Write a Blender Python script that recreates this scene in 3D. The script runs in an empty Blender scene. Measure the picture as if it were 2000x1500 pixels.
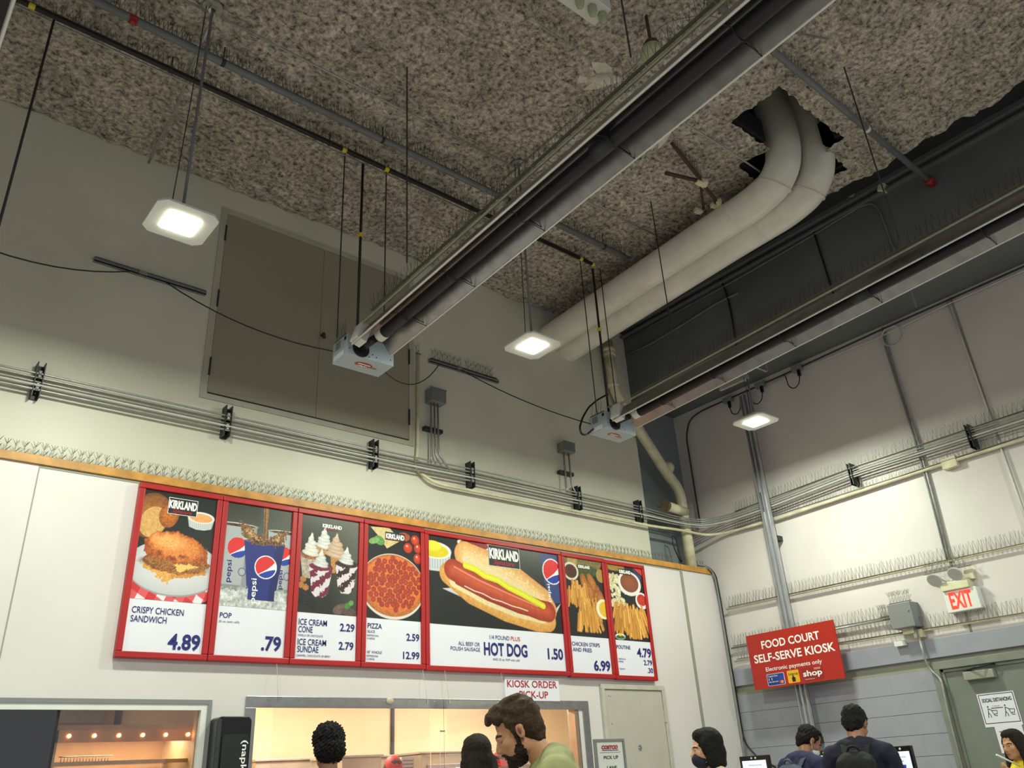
import bpy, bmesh, math, random
import numpy as np
from mathutils import Vector, Matrix

random.seed(7)
rng = np.random.default_rng(7)
C = bpy.context.scene.collection
SC = bpy.context.scene
PI = math.pi

# ------------------------------------------------------------------ camera, world, lights, exposure
CAMH = 1.4
YAW, PIT, ROL, F = 0.71829437, 0.4517517, -0.06196893, 1596.91479
ca, sa, cb, sb, cc, sc_ = math.cos(YAW), math.sin(YAW), math.cos(PIT), math.sin(PIT), math.cos(ROL), math.sin(ROL)
fwd = Vector((sa * cb, ca * cb, sb)); rgt0 = Vector((ca, -sa, 0)); up0 = rgt0.cross(fwd)
rgt = rgt0 * cc + up0 * sc_
up = -rgt0 * sc_ + up0 * cc
cam_d = bpy.data.cameras.new('camera'); cam = bpy.data.objects.new('camera', cam_d); C.objects.link(cam)
m = Matrix((rgt, up, -fwd)).transposed().to_4x4(); m.translation = (0, 0, CAMH)
cam.matrix_world = m
cam_d.sensor_width = 36; cam_d.lens = 36 * F / 2000; cam_d.clip_start = 0.05; cam_d.clip_end = 200
SC.camera = cam

world = bpy.data.worlds.new('world'); SC.world = world; world.use_nodes = True
bg = world.node_tree.nodes['Background']
bg.inputs['Color'].default_value = (0.93, 0.92, 1.0, 1); bg.inputs['Strength'].default_value = 0.52

SC.view_settings.view_transform = 'Standard'; SC.view_settings.look = 'None'
SC.view_settings.gamma = 1; SC.view_settings.use_curve_mapping = False
SC.view_settings.exposure = 0.0
LAMP_W = 88.0          # canopy lamps
LAMP_COL = (0.93, 1.0, 0.80)
KITCHEN_W = 250.0

# ------------------------------------------------------------------ projection helpers (photo pixel -> point on a real plane)
def ray(x, y):
    return rgt * ((x - 1000) / F) - up * ((y - 750) / F) + fwd
def fX(x, y, X): d = ray(x, y); return Vector((0, 0, CAMH)) + d * (X / d.x)
def fY(x, y, Y): d = ray(x, y); return Vector((0, 0, CAMH)) + d * (Y / d.y)
def fZ(x, y, Z): d = ray(x, y); return Vector((0, 0, CAMH)) + d * ((Z - CAMH) / d.z)
def fD(x, y, dep): return Vector((0, 0, CAMH)) + ray(x, y) * dep

# ------------------------------------------------------------------ materials
def s2l(c):
    c = np.asarray(c, float) / 255.0
    return np.where(c <= 0.04045, c / 12.92, ((c + 0.055) / 1.055) ** 2.4)
def mat(name, rgb, rough=0.5, metal=0.0, var=0.12, scale=6.0, bump=0.0, bscale=60.0, emit=None, estr=0.0, spec=None, coat=0.0):
    m = bpy.data.materials.new(name); m.use_nodes = True
    nt = m.node_tree; b = nt.nodes['Principled BSDF']
    col = [float(v) for v in s2l(rgb)]
    tc = nt.nodes.new('ShaderNodeTexCoord')
    n = nt.nodes.new('ShaderNodeTexNoise'); n.inputs['Scale'].default_value = scale; n.inputs['Detail'].default_value = 4
    nt.links.new(tc.outputs['Object'], n.inputs['Vector'])
    r = nt.nodes.new('ShaderNodeMapRange'); r.inputs['From Min'].default_value = .3; r.inputs['From Max'].default_value = .7
    r.inputs['To Min'].default_value = 1 - var; r.inputs['To Max'].default_value = 1 + var * .5
    nt.links.new(n.outputs['Fac'], r.inputs['Value'])
    vm = nt.nodes.new('ShaderNodeVectorMath'); vm.operation = 'SCALE'; vm.inputs[0].default_value = col
    nt.links.new(r.outputs['Result'], vm.inputs['Scale']); nt.links.new(vm.outputs['Vector'], b.inputs['Base Color'])
    b.inputs['Roughness'].default_value = rough; b.inputs['Metallic'].default_value = metal
    if coat: b.inputs['Coat Weight'].default_value = coat
    if spec is not None: b.inputs['Specular IOR Level'].default_value = spec
    if bump:
        n2 = nt.nodes.new('ShaderNodeTexNoise'); n2.inputs['Scale'].default_value = bscale; n2.inputs['Detail'].default_value = 3
        nt.links.new(tc.outputs['Object'], n2.inputs['Vector'])
        bp = nt.nodes.new('ShaderNodeBump'); bp.inputs['Strength'].default_value = bump; bp.inputs['Distance'].default_value = .01
        nt.links.new(n2.outputs['Fac'], bp.inputs['Height']); nt.links.new(bp.outputs['Normal'], b.inputs['Normal'])
    if emit is not None:
        b.inputs['Emission Color'].default_value = (*[float(v) for v in s2l(emit)], 1); b.inputs['Emission Strength'].default_value = estr
    return m
M = {}
M['white_wall'] = mat('white_wall_panel', (216, 210, 212), .38, var=.05, scale=1.2)
M['upper_wall'] = mat('upper_wall_paint', (208, 206, 192), .45, var=.10, scale=.9)
M['blue_grey'] = mat('blue_grey_paint', (128, 136, 142), .5, var=.12, scale=1.5)
M['beam'] = mat('beam_paint', (104, 107, 110), .6, var=.15, scale=1.2)
M['dark_gap'] = mat('dark_deck_hole_shade', (38, 40, 46), .7, var=.3)
M['cmu'] = mat('painted_block', (154, 155, 167), .6, var=.06, scale=5, bump=.25, bscale=90)
M['mortar'] = mat('mortar', (140, 141, 146), .8)
M['band'] = mat('blue_band_metal', (148, 151, 166), .45, var=.05)
M['beige'] = mat('beige_lintel', (146, 148, 134), .55, var=.06)
M['right_wall'] = mat('right_wall_panel', (216, 210, 210), .42, var=.08, scale=1.1)
M['galv'] = mat('galvanised_steel', (168, 169, 166), .38, metal=.55, var=.2, scale=25)
M['greypipe'] = mat('grey_painted_pipe', (112, 115, 120), .4, var=.15)
M['black'] = mat('black_iron', (26, 26, 30), .45, var=.3)
M['dark'] = mat('dark_metal', (58, 60, 62), .5, metal=.4, var=.2)
M['yellow'] = mat('yellow_tape', (225, 200, 60), .5)
M['wood'] = mat('varnished_pine', (196, 140, 66), .45, var=.3, scale=9)
M['spike'] = mat('spike_wire', (112, 112, 100), .45, metal=.4, var=.1)
M['spike_dark'] = mat('dark_spike_wire', (66, 64, 62), .5, metal=.5, var=.1)  # darker tone of the spike wire
M['duct'] = mat('white_duct_paint', (238, 234, 226), .33, var=.14, scale=3, coat=.2)
M['pvc'] = mat('aged_white_pvc', (214, 208, 180), .4, var=.25, scale=7)
M['red'] = mat('red_frame_paint', (168, 20, 26), .4, var=.08)
M['paper'] = mat('printed_white_panel', (226, 226, 240), .35, var=.02)
M['navy'] = mat('navy_ink', (22, 26, 110), .5, var=.02)
M['red_ink'] = mat('red_ink', (170, 20, 36), .5, var=.02)
M['orange_ink'] = mat('orange_red_ink', (200, 66, 44), .5, var=.02)
M['white_ink'] = mat('white_ink', (240, 240, 240), .5, var=.02)
M['black_ink'] = mat('black_ink', (22, 22, 26), .5, var=.02)
M['steel'] = mat('brushed_stainless', (168, 168, 172), .3, metal=.9, var=.12, scale=18)
M['door_paint'] = mat('warm_grey_door_paint', (184, 178, 170), .5, var=.05)
M['panel_taupe'] = mat('taupe_hatch_paint', (150, 144, 128), .5, var=.05, scale=1)
M['door_green'] = mat('grey_green_door_paint', (118, 124, 118), .5, var=.05)
M['heater_box'] = mat('blue_grey_enamel', (172, 186, 200), .45, var=.05)
M['reflector'] = mat('aluminium_reflector', (156, 155, 158), .3, metal=.95, var=.18, scale=9)
M['tube'] = mat('blackened_tube', (26, 24, 34), .5, metal=.2, var=.25, scale=9)
M['chrome'] = mat('chrome', (210, 210, 212), .15, metal=1, var=.05)
M['sign_red'] = mat('red_sign_board', (172, 36, 26), .4, var=.03)
M['concrete'] = mat('concrete_floor', (166, 163, 160), .6, var=.15, scale=2)
M['warm_wall'] = mat('kitchen_wall', (244, 226, 196), .5, var=.03)
M['black_plastic'] = mat('black_plastic', (16, 16, 18), .25, var=.1)
M['grey_box'] = mat('grey_enclosure', (128, 131, 133), .45, var=.06)
M['cable_white'] = mat('white_cable', (196, 196, 190), .5)
M['lamp_body'] = mat('white_lamp_housing', (222, 224, 222), .4, var=.04)
M['lamp_glow'] = mat('lamp_lens', (255, 255, 240), .4, emit=(255, 255, 226), estr=26)
M['warm_bulb'] = mat('warm_bulb', (255, 210, 140), .4, emit=(255, 190, 110), estr=9)
M['kitchen_glow'] = mat('kitchen_tube_light', (255, 240, 210), .4, emit=(255, 226, 180), estr=6)
M['exit_red'] = mat('lit_red_letters', (255, 40, 30), .4, emit=(255, 45, 30), estr=2.2)
M['screen'] = mat('lit_screen', (200, 206, 240), .3, emit=(206, 212, 246), estr=.9)
M['globe'] = mat('pale_green_glass', (176, 184, 150), .25, var=.1)
M['feather'] = mat('pale_feathers', (206, 200, 186), .8, var=.15, scale=30)
M['tan_metal'] = mat('tan_cabinet', (190, 160, 120), .4, metal=.3)
def glass(name, rgb=(255, 255, 255), alpha=.12, rough=.03):
    m = bpy.data.materials.new(name); m.use_nodes = True; nt = m.node_tree
    for n in list(nt.nodes): nt.nodes.remove(n)
    o = nt.nodes.new('ShaderNodeOutputMaterial'); mx = nt.nodes.new('ShaderNodeMixShader')
    t = nt.nodes.new('ShaderNodeBsdfTransparent'); t.inputs['Color'].default_value = (*[float(v) for v in s2l(rgb)], 1)
    g = nt.nodes.new('ShaderNodeBsdfGlossy'); g.inputs['Roughness'].default_value = rough
    fr = nt.nodes.new('ShaderNodeFresnel'); fr.inputs['IOR'].default_value = 1.5
    ma = nt.nodes.new('ShaderNodeMath'); ma.operation = 'ADD'; ma.use_clamp = True; ma.inputs[1].default_value = alpha * .3
    nt.links.new(fr.outputs[0], ma.inputs[0]); nt.links.new(ma.outputs[0], mx.inputs[0])
    nt.links.new(t.outputs[0], mx.inputs[1]); nt.links.new(g.outputs[0], mx.inputs[2]); nt.links.new(mx.outputs[0], o.inputs['Surface'])
    return m
M['glass'] = glass('clear_acrylic')
M['glass_dark'] = glass('tinted_pane', (150, 160, 150), .3)

def insulation_material():
    m = bpy.data.materials.new('sprayed_insulation'); m.use_nodes = True; nt = m.node_tree; b = nt.nodes['Principled BSDF']
    L = nt.links
    tc = nt.nodes.new('ShaderNodeTexCoord')
    def noise(s, d=5, rgh=.6):
        n = nt.nodes.new('ShaderNodeTexNoise'); n.inputs['Scale'].default_value = s; n.inputs['Detail'].default_value = d
        n.inputs['Roughness'].default_value = rgh; L.new(tc.outputs['Object'], n.inputs['Vector']); return n
    n1 = noise(22, 6, .72); n2 = noise(2.2, 3)
    cr = nt.nodes.new('ShaderNodeValToRGB'); e = cr.color_ramp.elements
    e[0].position = .34; e[0].color = (*[float(v) for v in s2l((70, 64, 62))], 1)
    e[1].position = .66; e[1].color = (*[float(v) for v in s2l((240, 231, 220))], 1)
    k = cr.color_ramp.elements.new(.48); k.color = (*[float(v) for v in s2l((178, 168, 158))], 1)
    L.new(n1.outputs['Fac'], cr.inputs['Fac'])
    mr = nt.nodes.new('ShaderNodeMapRange'); mr.inputs['From Min'].default_value = .3; mr.inputs['From Max'].default_value = .7
    mr.inputs['To Min'].default_value = .72; mr.inputs['To Max'].default_value = 1.12; L.new(n2.outputs['Fac'], mr.inputs['Value'])
    vm = nt.nodes.new('ShaderNodeVectorMath'); vm.operation = 'SCALE'; L.new(cr.outputs['Color'], vm.inputs[0]); L.new(mr.outputs['Result'], vm.inputs['Scale'])
    L.new(vm.outputs['Vector'], b.inputs['Base Color']); b.inputs['Roughness'].default_value = .95
    bp = nt.nodes.new('ShaderNodeBump'); bp.inputs['Strength'].default_value = .8; bp.inputs['Distance'].default_value = .03
    L.new(n1.outputs['Fac'], bp.inputs['Height']); L.new(bp.outputs['Normal'], b.inputs['Normal'])
    return m
M['insulation'] = insulation_material()

# ------------------------------------------------------------------ mesh builder
class MB:
    def __init__(s): s.v = []; s.f = []; s.sm = []
    def add(s, vs, fs, smooth=False):
        o = len(s.v); s.v += [tuple(p) for p in vs]; s.f += [tuple(i + o for i in f) for f in fs]; s.sm += [smooth] * len(fs); return s
    def box(s, a, b):
        x0, y0, z0 = [min(p, q) for p, q in zip(a, b)]; x1, y1, z1 = [max(p, q) for p, q in zip(a, b)]
        vs = [(x0, y0, z0), (x1, y0, z0), (x1, y1, z0), (x0, y1, z0), (x0, y0, z1), (x1, y0, z1), (x1, y1, z1), (x0, y1, z1)]
        return s.add(vs, [(3, 2, 1, 0), (4, 5, 6, 7), (0, 1, 5, 4), (1, 2, 6, 5), (2, 3, 7, 6), (3, 0, 4, 7)])
    def obox(s, c, size, rot):     # oriented box
        hs = [v / 2 for v in size]; vs = []
        for sx, sy, sz in [(-1, -1, -1), (1, -1, -1), (1, 1, -1), (-1, 1, -1), (-1, -1, 1), (1, -1, 1), (1, 1, 1), (-1, 1, 1)]:
            vs.append(Vector(c) + rot @ Vector((sx * hs[0], sy * hs[1], sz * hs[2])))
        return s.add(vs, [(3, 2, 1, 0), (4, 5, 6, 7), (0, 1, 5, 4), (1, 2, 6, 5), (2, 3, 7, 6), (3, 0, 4, 7)])
    def tube(s, path, r, n=8, caps=True, smooth=True):
        P = [Vector(p) for p in path]; rs = r if isinstance(r, (list, tuple)) else [r] * len(P)
        t0 = (P[1] - P[0]).normalized(); a = Vector((0, 0, 1)) if abs(t0.z) < .9 else Vector((1, 0, 0))
        u = t0.cross(a).normalized(); vs = []; fs = []
        for i, p in enumerate(P):
            if i == 0: t = t0
            elif i == len(P) - 1: t = (P[-1] - P[-2]).normalized()
            else: t = ((P[i + 1] - p).normalized() + (p - P[i - 1]).normalized()).normalized()
            u = (u - t * u.dot(t)).normalized(); w = t.cross(u)
            for k in range(n):
                an = 2 * PI * k / n; vs.append(p + (u * math.cos(an) + w * math.sin(an)) * rs[i])
        for i in range(len(P) - 1):
            for k in range(n):
                k2 = (k + 1) % n; fs.append((i * n + k, i * n + k2, (i + 1) * n + k2, (i + 1) * n + k))
        s.add(vs, fs, smooth)
        if caps:
            o = len(s.v) - len(vs); s.f += [tuple(o + k for k in reversed(range(n))), tuple(o + (len(P) - 1) * n + k for k in range(n))]; s.sm += [False, False]
        return s
    def disc(s, c, r, nrm, n=20, h=.01, ry=None, udir=None):     # flat round plate of thickness h
        nrm = Vector(nrm).normalized(); a = Vector(udir) if udir else (Vector((0, 0, 1)) if abs(nrm.z) < .9 else Vector((1, 0, 0)))
        u = (a - nrm * a.dot(nrm)).normalized(); w = nrm.cross(u); ry = ry or r; c = Vector(c); vs = []
        for d in (0, h):
            for k in range(n): an = 2 * PI * k / n; vs.append(c + nrm * d + u * math.cos(an) * r + w * math.sin(an) * ry)
        fs = [tuple(reversed(range(n))), tuple(range(n, 2 * n))] + [(k, (k + 1) % n, n + (k + 1) % n, n + k) for k in range(n)]
        return s.add(vs, fs)
    def ball(s, c, r, nu=16, nv=10, scale=(1, 1, 1), rot=None):
        vs = []; fs = []; c = Vector(c)
        for j in range(nv + 1):
            th = PI * j / nv
            for i in range(nu):
                ph = 2 * PI * i / nu; p = Vector((math.sin(th) * math.cos(ph) * scale[0], math.sin(th) * math.sin(ph) * scale[1], math.cos(th) * scale[2])) * r
                if rot is not None: p = rot @ p
                vs.append(c + p)
        for j in range(nv):
            for i in range(nu): i2 = (i + 1) % nu; fs.append((j * nu + i, (j + 1) * nu + i, (j + 1) * nu + i2, j * nu + i2))
        return s.add(vs, fs, True)
    def prism(s, pts, y0, y1):      # outline in XZ extruded along Y
        n = len(pts); vs = [(x, y0, z) for x, z in pts] + [(x, y1, z) for x, z in pts]
        return s.add(vs, [tuple(range(n)), tuple(reversed(range(n, 2 * n)))] + [(k, n + k, n + (k + 1) % n, (k + 1) % n) for k in range(n)])
    def mesh(s, name, m):
        me = bpy.data.meshes.new(name); me.from_pydata([tuple(p) for p in s.v], [], s.f); me.materials.append(m)
        me.polygons.foreach_set('use_smooth', s.sm); me.update()
        bm = bmesh.new(); bm.from_mesh(me); bmesh.ops.recalc_face_normals(bm, faces=bm.faces); bm.to_mesh(me); bm.free()
        return me
    def obj(s, name, m, parent=None, bevel=0):
        if parent is not None:
            L = WL(parent); s.v = [(p[0] - L.x, p[1] - L.y, p[2] - L.z) for p in s.v]
        o = bpy.data.objects.new(name, s.mesh(name, m)); C.objects.link(o)
        if parent is not None: o.parent = parent
        if bevel:
            b = o.modifiers.new('bevel', 'BEVEL'); b.width = bevel; b.segments = 2; b.limit_method = 'ANGLE'
        return o
def WL(o):          # world location of an unrotated chain
    L = Vector((0, 0, 0))
    while o is not None: L = L + o.location; o = o.parent
    return L
def setp(o, label=None, cat=None, group=None, kind=None):
    if label: o['label'] = label
    if cat: o['category'] = cat
    if group: o['group'] = group
    if kind: o['kind'] = kind
    return o
def thing(name, loc, label, cat, group=None):
    o = bpy.data.objects.new(name, None); C.objects.link(o); o.location = loc; o.empty_display_size = .1
    return setp(o, label, cat, group)
def struct(name, mb, m, parent=None):
    o = mb.obj(name, m, parent)
    if parent is None: o['kind'] = 'structure'
    return o
def copy_tree(o, parent=None):
    c = o.copy(); C.objects.link(c)
    if parent is not None: c.parent = parent
    for ch in list(o.children): copy_tree(ch, c)
    return c
def bend(pts, r, n=5):   # round the corners of a polyline
    P = [Vector(p) for p in pts]; out = [P[0]]
    for i in range(1, len(P) - 1):
        a = (P[i - 1] - P[i]); b = (P[i + 1] - P[i]); rr = min(r, a.length * .45, b.length * .45)
        p0 = P[i] + a.normalized() * rr; p1 = P[i] + b.normalized() * rr
        for k in range(n + 1):
            t = k / n; out.append(p0 * (1 - t) ** 2 + P[i] * 2 * t * (1 - t) + p1 * t * t)
    out.append(P[-1]); return out

def rrect(x0, x1, z0, z1, r, n=5):
    out = []
    for cx, cz, a0 in ((x1 - r, z1 - r, 0), (x0 + r, z1 - r, 90), (x0 + r, z0 + r, 180), (x1 - r, z0 + r, 270)):
        for k in range(n + 1): a = math.radians(a0 + 90 * k / n); out.append((cx + r * math.cos(a), cz + r * math.sin(a)))
    return out
# text laid flat on a vertical plane; ax = reading direction, nr = towards the viewer
def text_obj(s, name, m, parent, org, ax, nr, width, height, bold=0.0, depth=.0015, shear=0.0, upv=(0, 0, 1)):
    cu = bpy.data.curves.new('t', 'FONT'); cu.body = s; cu.size = 1; cu.offset = bold; cu.extrude = 0; cu.shear = shear; cu.resolution_u = 3
    to = bpy.data.objects.new('t', cu); C.objects.link(to)
    dg = bpy.context.evaluated_depsgraph_get(); me = bpy.data.meshes.new_from_object(to.evaluated_get(dg))
    bpy.data.objects.remove(to); bpy.data.curves.remove(cu)
    n = len(me.vertices); co = np.empty(n * 3); me.vertices.foreach_get('co', co); co = co.reshape(-1, 3)
    x0, x1 = co[:, 0].min(), co[:, 0].max(); y0 = 0.0 if any(ch in 'gjpqy,(' for ch in s) or True else co[:, 1].min(); 
    caps = .73
    A = np.array(Vector(ax).normalized()); U = np.array(Vector(upv).normalized()); N = np.array(Vector(nr).normalized())
    L = np.array(org, float) - np.array(WL(parent))
    xs = (co[:, 0] - x0) / (x1 - x0) * width; ys = co[:, 1] / caps * height
    co = L + xs[:, None] * A + ys[:, None] * U + N * depth
    me.vertices.foreach_set('co', co.ravel()); me.materials.clear(); me.materials.append(m); me.update(); me.name = name
    o = bpy.data.objects.new(name, me); C.objects.link(o); o.parent = parent
    return o

# ================================================================== STRUCTURE
ZC = CAMH + 5.57       # ceiling underside
WU, WL_ = 6.68, 6.55   # upper / lower front wall planes
XR = 9.1               # right wall plane
struct('floor', MB().box((-7, -8, -.15), (13, 12, 0)), M['concrete'])
struct('wall_left', MB().box((-7.2, -8, 0), (-7, 12, 7.6)), M['right_wall'])

# ceiling: lumpy sprayed insulation, real relief
def fractal(nx, ny, cells, seed):
    r = np.random.default_rng(seed); out = np.zeros((nx, ny)); amp = 1; tot = 0
    for c in cells:
        gx, gy = int(nx / c) + 3, int(ny / c) + 3; g = r.random((gx, gy))
        x = np.arange(nx) / c; y = np.arange(ny) / c; ix = x.astype(int); iy = y.astype(int); fx = x - ix; fy = y - iy
        fx = fx * fx * (3 - 2 * fx); fy = fy * fy * (3 - 2 * fy)
        a = g[np.ix_(ix, iy)] * (1 - fx)[:, None] + g[np.ix_(ix + 1, iy)] * fx[:, None]
        b = g[np.ix_(ix, iy + 1)] * (1 - fx)[:, None] + g[np.ix_(ix + 1, iy + 1)] * fx[:, None]
        out += amp * (a * (1 - fy)[None] + b * fy[None]); tot += amp; amp *= .72
    return out / tot
def in_hole(x, y): return (5.62 < x < 6.72 and 2.47 < y < 3.0) or (6.22 < x < 7.16 and 2.70 < y < 3.36)
def build_ceiling():
    st = .036; x0, x1, y0, y1 = -1.2, 7.46, -.6, 6.70
    nx = int((x1 - x0) / st) + 1; ny = int((y1 - y0) / st) + 1
    h = fractal(nx, ny, (9, 4, 2, 1.2), 3); lump = fractal(nx, ny, (30,), 5)
    z = ZC + .045 - h * .13 - lump * .03
    r = np.random.default_rng(2); jx = (r.random((nx, ny)) - .5) * st * .7; jy = (r.random((nx, ny)) - .5) * st * .7
    X = x0 + np.arange(nx)[:, None] * st + jx; Y = y0 + np.arange(ny)[None] * st + jy
    X[-1] += (fractal(1, ny, (3,), 8)[0] - .5) * .12
    vs = np.stack([X, Y, z], -1).reshape(-1, 3)
    fs = [(i * ny + j, i * ny + j + 1, (i + 1) * ny + j + 1, (i + 1) * ny + j) for i in range(nx - 1) for j in range(ny - 1) if not in_hole(x0 + i * st, y0 + j * st)]
    mb = MB(); mb.add(vs.tolist(), fs, True); lining = MB()
    mb.box((-7, -8, ZC), (x0 + .02, 6.7, ZC + .2)); mb.box((x0, -8, ZC), (7.46, y0 + .02, ZC + .2))
    for a, b in (((5.5, 2.35), (5.62, 3.1)), ((5.5, 3.02), (6.2, 3.14)), ((6.1, 3.05), (6.2, 3.5)), ((5.9, 3.36), (7.35, 3.5)), ((5.5, 2.33), (6.85, 2.47)), ((6.72, 2.4), (6.85, 2.70)), ((6.72, 2.58), (7.3, 2.70)), ((7.16, 2.6), (7.3, 3.5))):
        lining.box((a[0], a[1], ZC + .03), (b[0], b[1], ZC + .30))  # dark colour puts the hole's inner shade onto its sides
    mb.box((7.42, y0, ZC + .0), (7.46, 6.7, ZC + .2))
    o = mb.obj('ceiling', M['insulation']); o['kind'] = 'structure'; lining.obj('hole_lining', M['dark_gap'], o)
build_ceiling()
d = MB(); d.box((-7, -8, ZC + 1.0), (9.4, 6.9, ZC + 1.1)); d.box((7.46, -8, ZC + .16), (9.2, 6.9, ZC + .2)); d.box((-7, -8, ZC + .2), (-6.9, 6.9, ZC + 1)); d.box((-7, -8, ZC + .2), (9.2, -7.9, ZC + 1)); d.box((9.1, -8, ZC + .2), (9.2, 6.9, ZC + 1)); d.box((-7, 6.9, ZC + .2), (9.2, 7.0, ZC + 1))
struct('roof_deck', d, M['dark_gap'])
# deep steel beam along the right wall
b = MB(); b.box((8.0, -8, CAMH + 4.68), (XR, WU + .17, ZC + .14))
b.box((7.9, -8, ZC + .10), (8.0, WU, ZC + .155)); b.box((7.93, -8, ZC + .02), (8.0, WU, ZC + .04))
struct('ceiling_beam', b, M['beam'])
# upper front wall and recessed column strip
struct('wall_front_upper', MB().box((-7, WU, 3.6), (8.0, WU + .17, ZC + .12)), M['upper_wall'])
struct('wall_corner_strip', MB().box((8.0, WU + .17, 3.6), (XR + .1, WU + .3, ZC)), M['blue_grey'])
# lower front wall with two serving openings and a door opening
ZL = CAMH + 2.30
WINL = (-1.2, 2.44, 1.05, CAMH + .665); WINR = (2.84, 6.36, .95, CAMH + .665)
w = MB()
def wbox(x0, x1, z0, z1): w.box((x0, WL_, z0), (x1, WL_ + .1, z1))
wbox(-7, WINL[0], 0, ZL); wbox(WINL[0], WINL[1], 0, WINL[2]); wbox(WINL[0], WINL[1], WINL[3], ZL)
wbox(WINL[1], WINR[0], 0, ZL); wbox(WINR[0], WINR[1], 0, WINR[2]); wbox(WINR[0], WINR[1], WINR[3], ZL); wbox(WINR[1], XR, 0, ZL)
w.box((-7, WL_ + .1, ZL - .03), (XR, WU + .18, ZL))
wfl = struct('wall_front_lower', w, M['white_wall'])
tb = MB()
tb.box((1.036, WL_ - .003, 0), (1.044, WL_, ZL)); tb.box((8.345, WL_ - .006, 0), (8.395, WL_, ZL))
tb.box((1.04, WL_ - .004, ZL - .02), (8.37, WL_, ZL)).obj('seam_batten', M['beige'], wfl)
# wood ledge cap
lg = thing('ledge_cap', (4, WL_, ZL), None, None); lg['kind'] = 'structure'; lg.name = 'trim_1'
MB().box((-7, WL_ - .02, ZL), (8.355, WU + .0, ZL + .068)).obj('board', M['wood'], lg, .004)
MB().box((8.365, WL_ - .02, ZL - .003), (9.0, WU + .1, ZL + .066)).obj('board', M['wood'], lg, .004)
# right wall
wr = struct('wall_right', MB().box((XR, -8, CAMH + 1.09), (XR + .2, WU + .3, ZC)).box((XR + .012, 4.0, 0), (XR + .2, WU, CAMH + .81)).box((XR + .012, -8, 0), (XR + .2, 2.9, CAMH + .81)), M['right_wall'])
MB().box((XR - .035, -8, CAMH + .905), (XR + .1, WL_ + .1, CAMH + 1.095)).obj('metal_flashing', M['band'], wr, .004)
MB().box((XR + .01, -8, CAMH + .80), (XR + .1, WL_, CAMH + .906)).obj('lintel', M['beige'], wr)
MB().box((XR + .005, 4.0, 0), (XR + .011, WL_, CAMH + .80)).obj('mortar_bed', M['mortar'], wr)
proto = None; H = .2015
for row in range(11):
    z1 = CAMH + .80 - row * H; z0 = max(z1 - H + .004, 0); off = (row % 2) * .2
    y = WL_ - off if off else WL_
    edges = [WL_] + [WL_ - .2 * (1 if row % 2 else 2) - .4 * k for k in range(7)]
    for k in range(len(edges) - 1):
        ya, yb = edges[k], max(edges[k + 1], 4.07)
        if ya - yb < .03: continue
        o = MB().box((XR - .004 - .001 * ((row * 7 + k * 3) % 3), yb + .0005, z0), (XR + .008, ya - .0005, z1)).obj('block', M['cmu'], wr)
for z in (CAMH + 2.2, CAMH + 3.4): pass
for yy in (3.58, 2.76):      # vertical panel joints of the upper right wall
    MB().box((XR - .004, yy - .012, CAMH + 1.1), (XR, yy + .012, CAMH + 4.66)).obj('panel_joint', M['beige'], wr)

# ------------------------------------------------------------------ kitchen behind the openings
k = MB(); k.box((-2, 10.6, 0), (13, 10.7, 3)); k.box((-2.1, WL_ + .1, 0), (-2, 10.7, 3)); k.box((12.9, WL_ + .3, 0), (13, 10.7, 3)); k.box((9.1, WL_ + .3, 0), (13, WL_ + .4, 3)); k.box((2.58, 6.9, 0), (2.66, 10.6, 3))
struct('wall_kitchen', k, M['warm_wall'])
struct('ceiling_kitchen', MB().box((-2, WL_ + .1, 2.85), (13, 10.7, 2.95)), M['warm_wall'])
def kl(x, y, w_, d_, W, col):
    l = bpy.data.lights.new('kitchen_light', 'AREA'); l.shape = 'RECTANGLE'; l.size = w_; l.size_y = d_; l.energy = W; l.color = col
    o = bpy.data.objects.new('kitchen_light', l); C.objects.link(o); o.location = (x, y, 2.80); return o
for i, x in enumerate((4.3, 7.6)):
    t = thing('kitchen_ceiling_light', (x, 8.6, 2.85), 'warm fluorescent ceiling panel inside the bright serving kitchen, %s one' % ('left' if i == 0 else 'right'), 'ceiling light')
    MB().box((x - .6, 8.3, 2.815), (x + .6, 8.9, 2.85)).obj('housing', M['lamp_body'], t); MB().box((x - .56, 8.34, 2.808), (x + .56, 8.86, 2.816)).obj('diffuser', M['kitchen_glow'], t)
    kl(x, 8.6, 1.1, .5, KITCHEN_W * .5, (1, .84, .66))
kl(.8, 8.3, 1.2, .6, 14, (1, .72, .42))

# serving window right: stainless frame
def frame_rect(mb, x0, x1, z0, z1, t, ya, yb):
    mb.box((x0, ya, z1 - t), (x1, yb, z1)); mb.box((x0, ya, z0), (x1, yb, z0 + t)); mb.box((x0, ya, z0 + t), (x0 + t, yb, z1 - t)); mb.box((x1 - t, ya, z0 + t), (x1, yb, z1 - t)); return mb
w1 = thing('window_1', (4.6, WL_, .95), None, None); w1['kind'] = 'structure'
frame_rect(MB(), 2.77, 6.50, .86, CAMH + .715, .085, WL_ - .012, WL_ - .001).obj('window_frame', M['steel'], w1, .002)
frame_rect(MB(), 2.842, 6.358, .952, CAMH + .663, .012, WL_ - .001, WL_ + .16).obj('jamb_lining', M['steel'], w1)
MB().box((6.30, WL_ + .0, .96), (6.345, WL_ + .09, CAMH + .65)).obj('side_jamb', mat('copper_lit_steel', (176, 150, 128), .35, metal=.6), w1)  # warm copper light is put into this steel's colour
sr = MB()
for i in range(14):
    x = 2.95 + i * .265; c = (x, WL_ - .014, CAMH + .69)
    sr.disc(c, .007, (0, -1, 0), 8, .004)
sr.obj('screw_heads', M['chrome'], w1)['kind'] = 'stuff'
w2 = thing('window_2', (.6, WL_, 1.05), None, None); w2['kind'] = 'structure'
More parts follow.
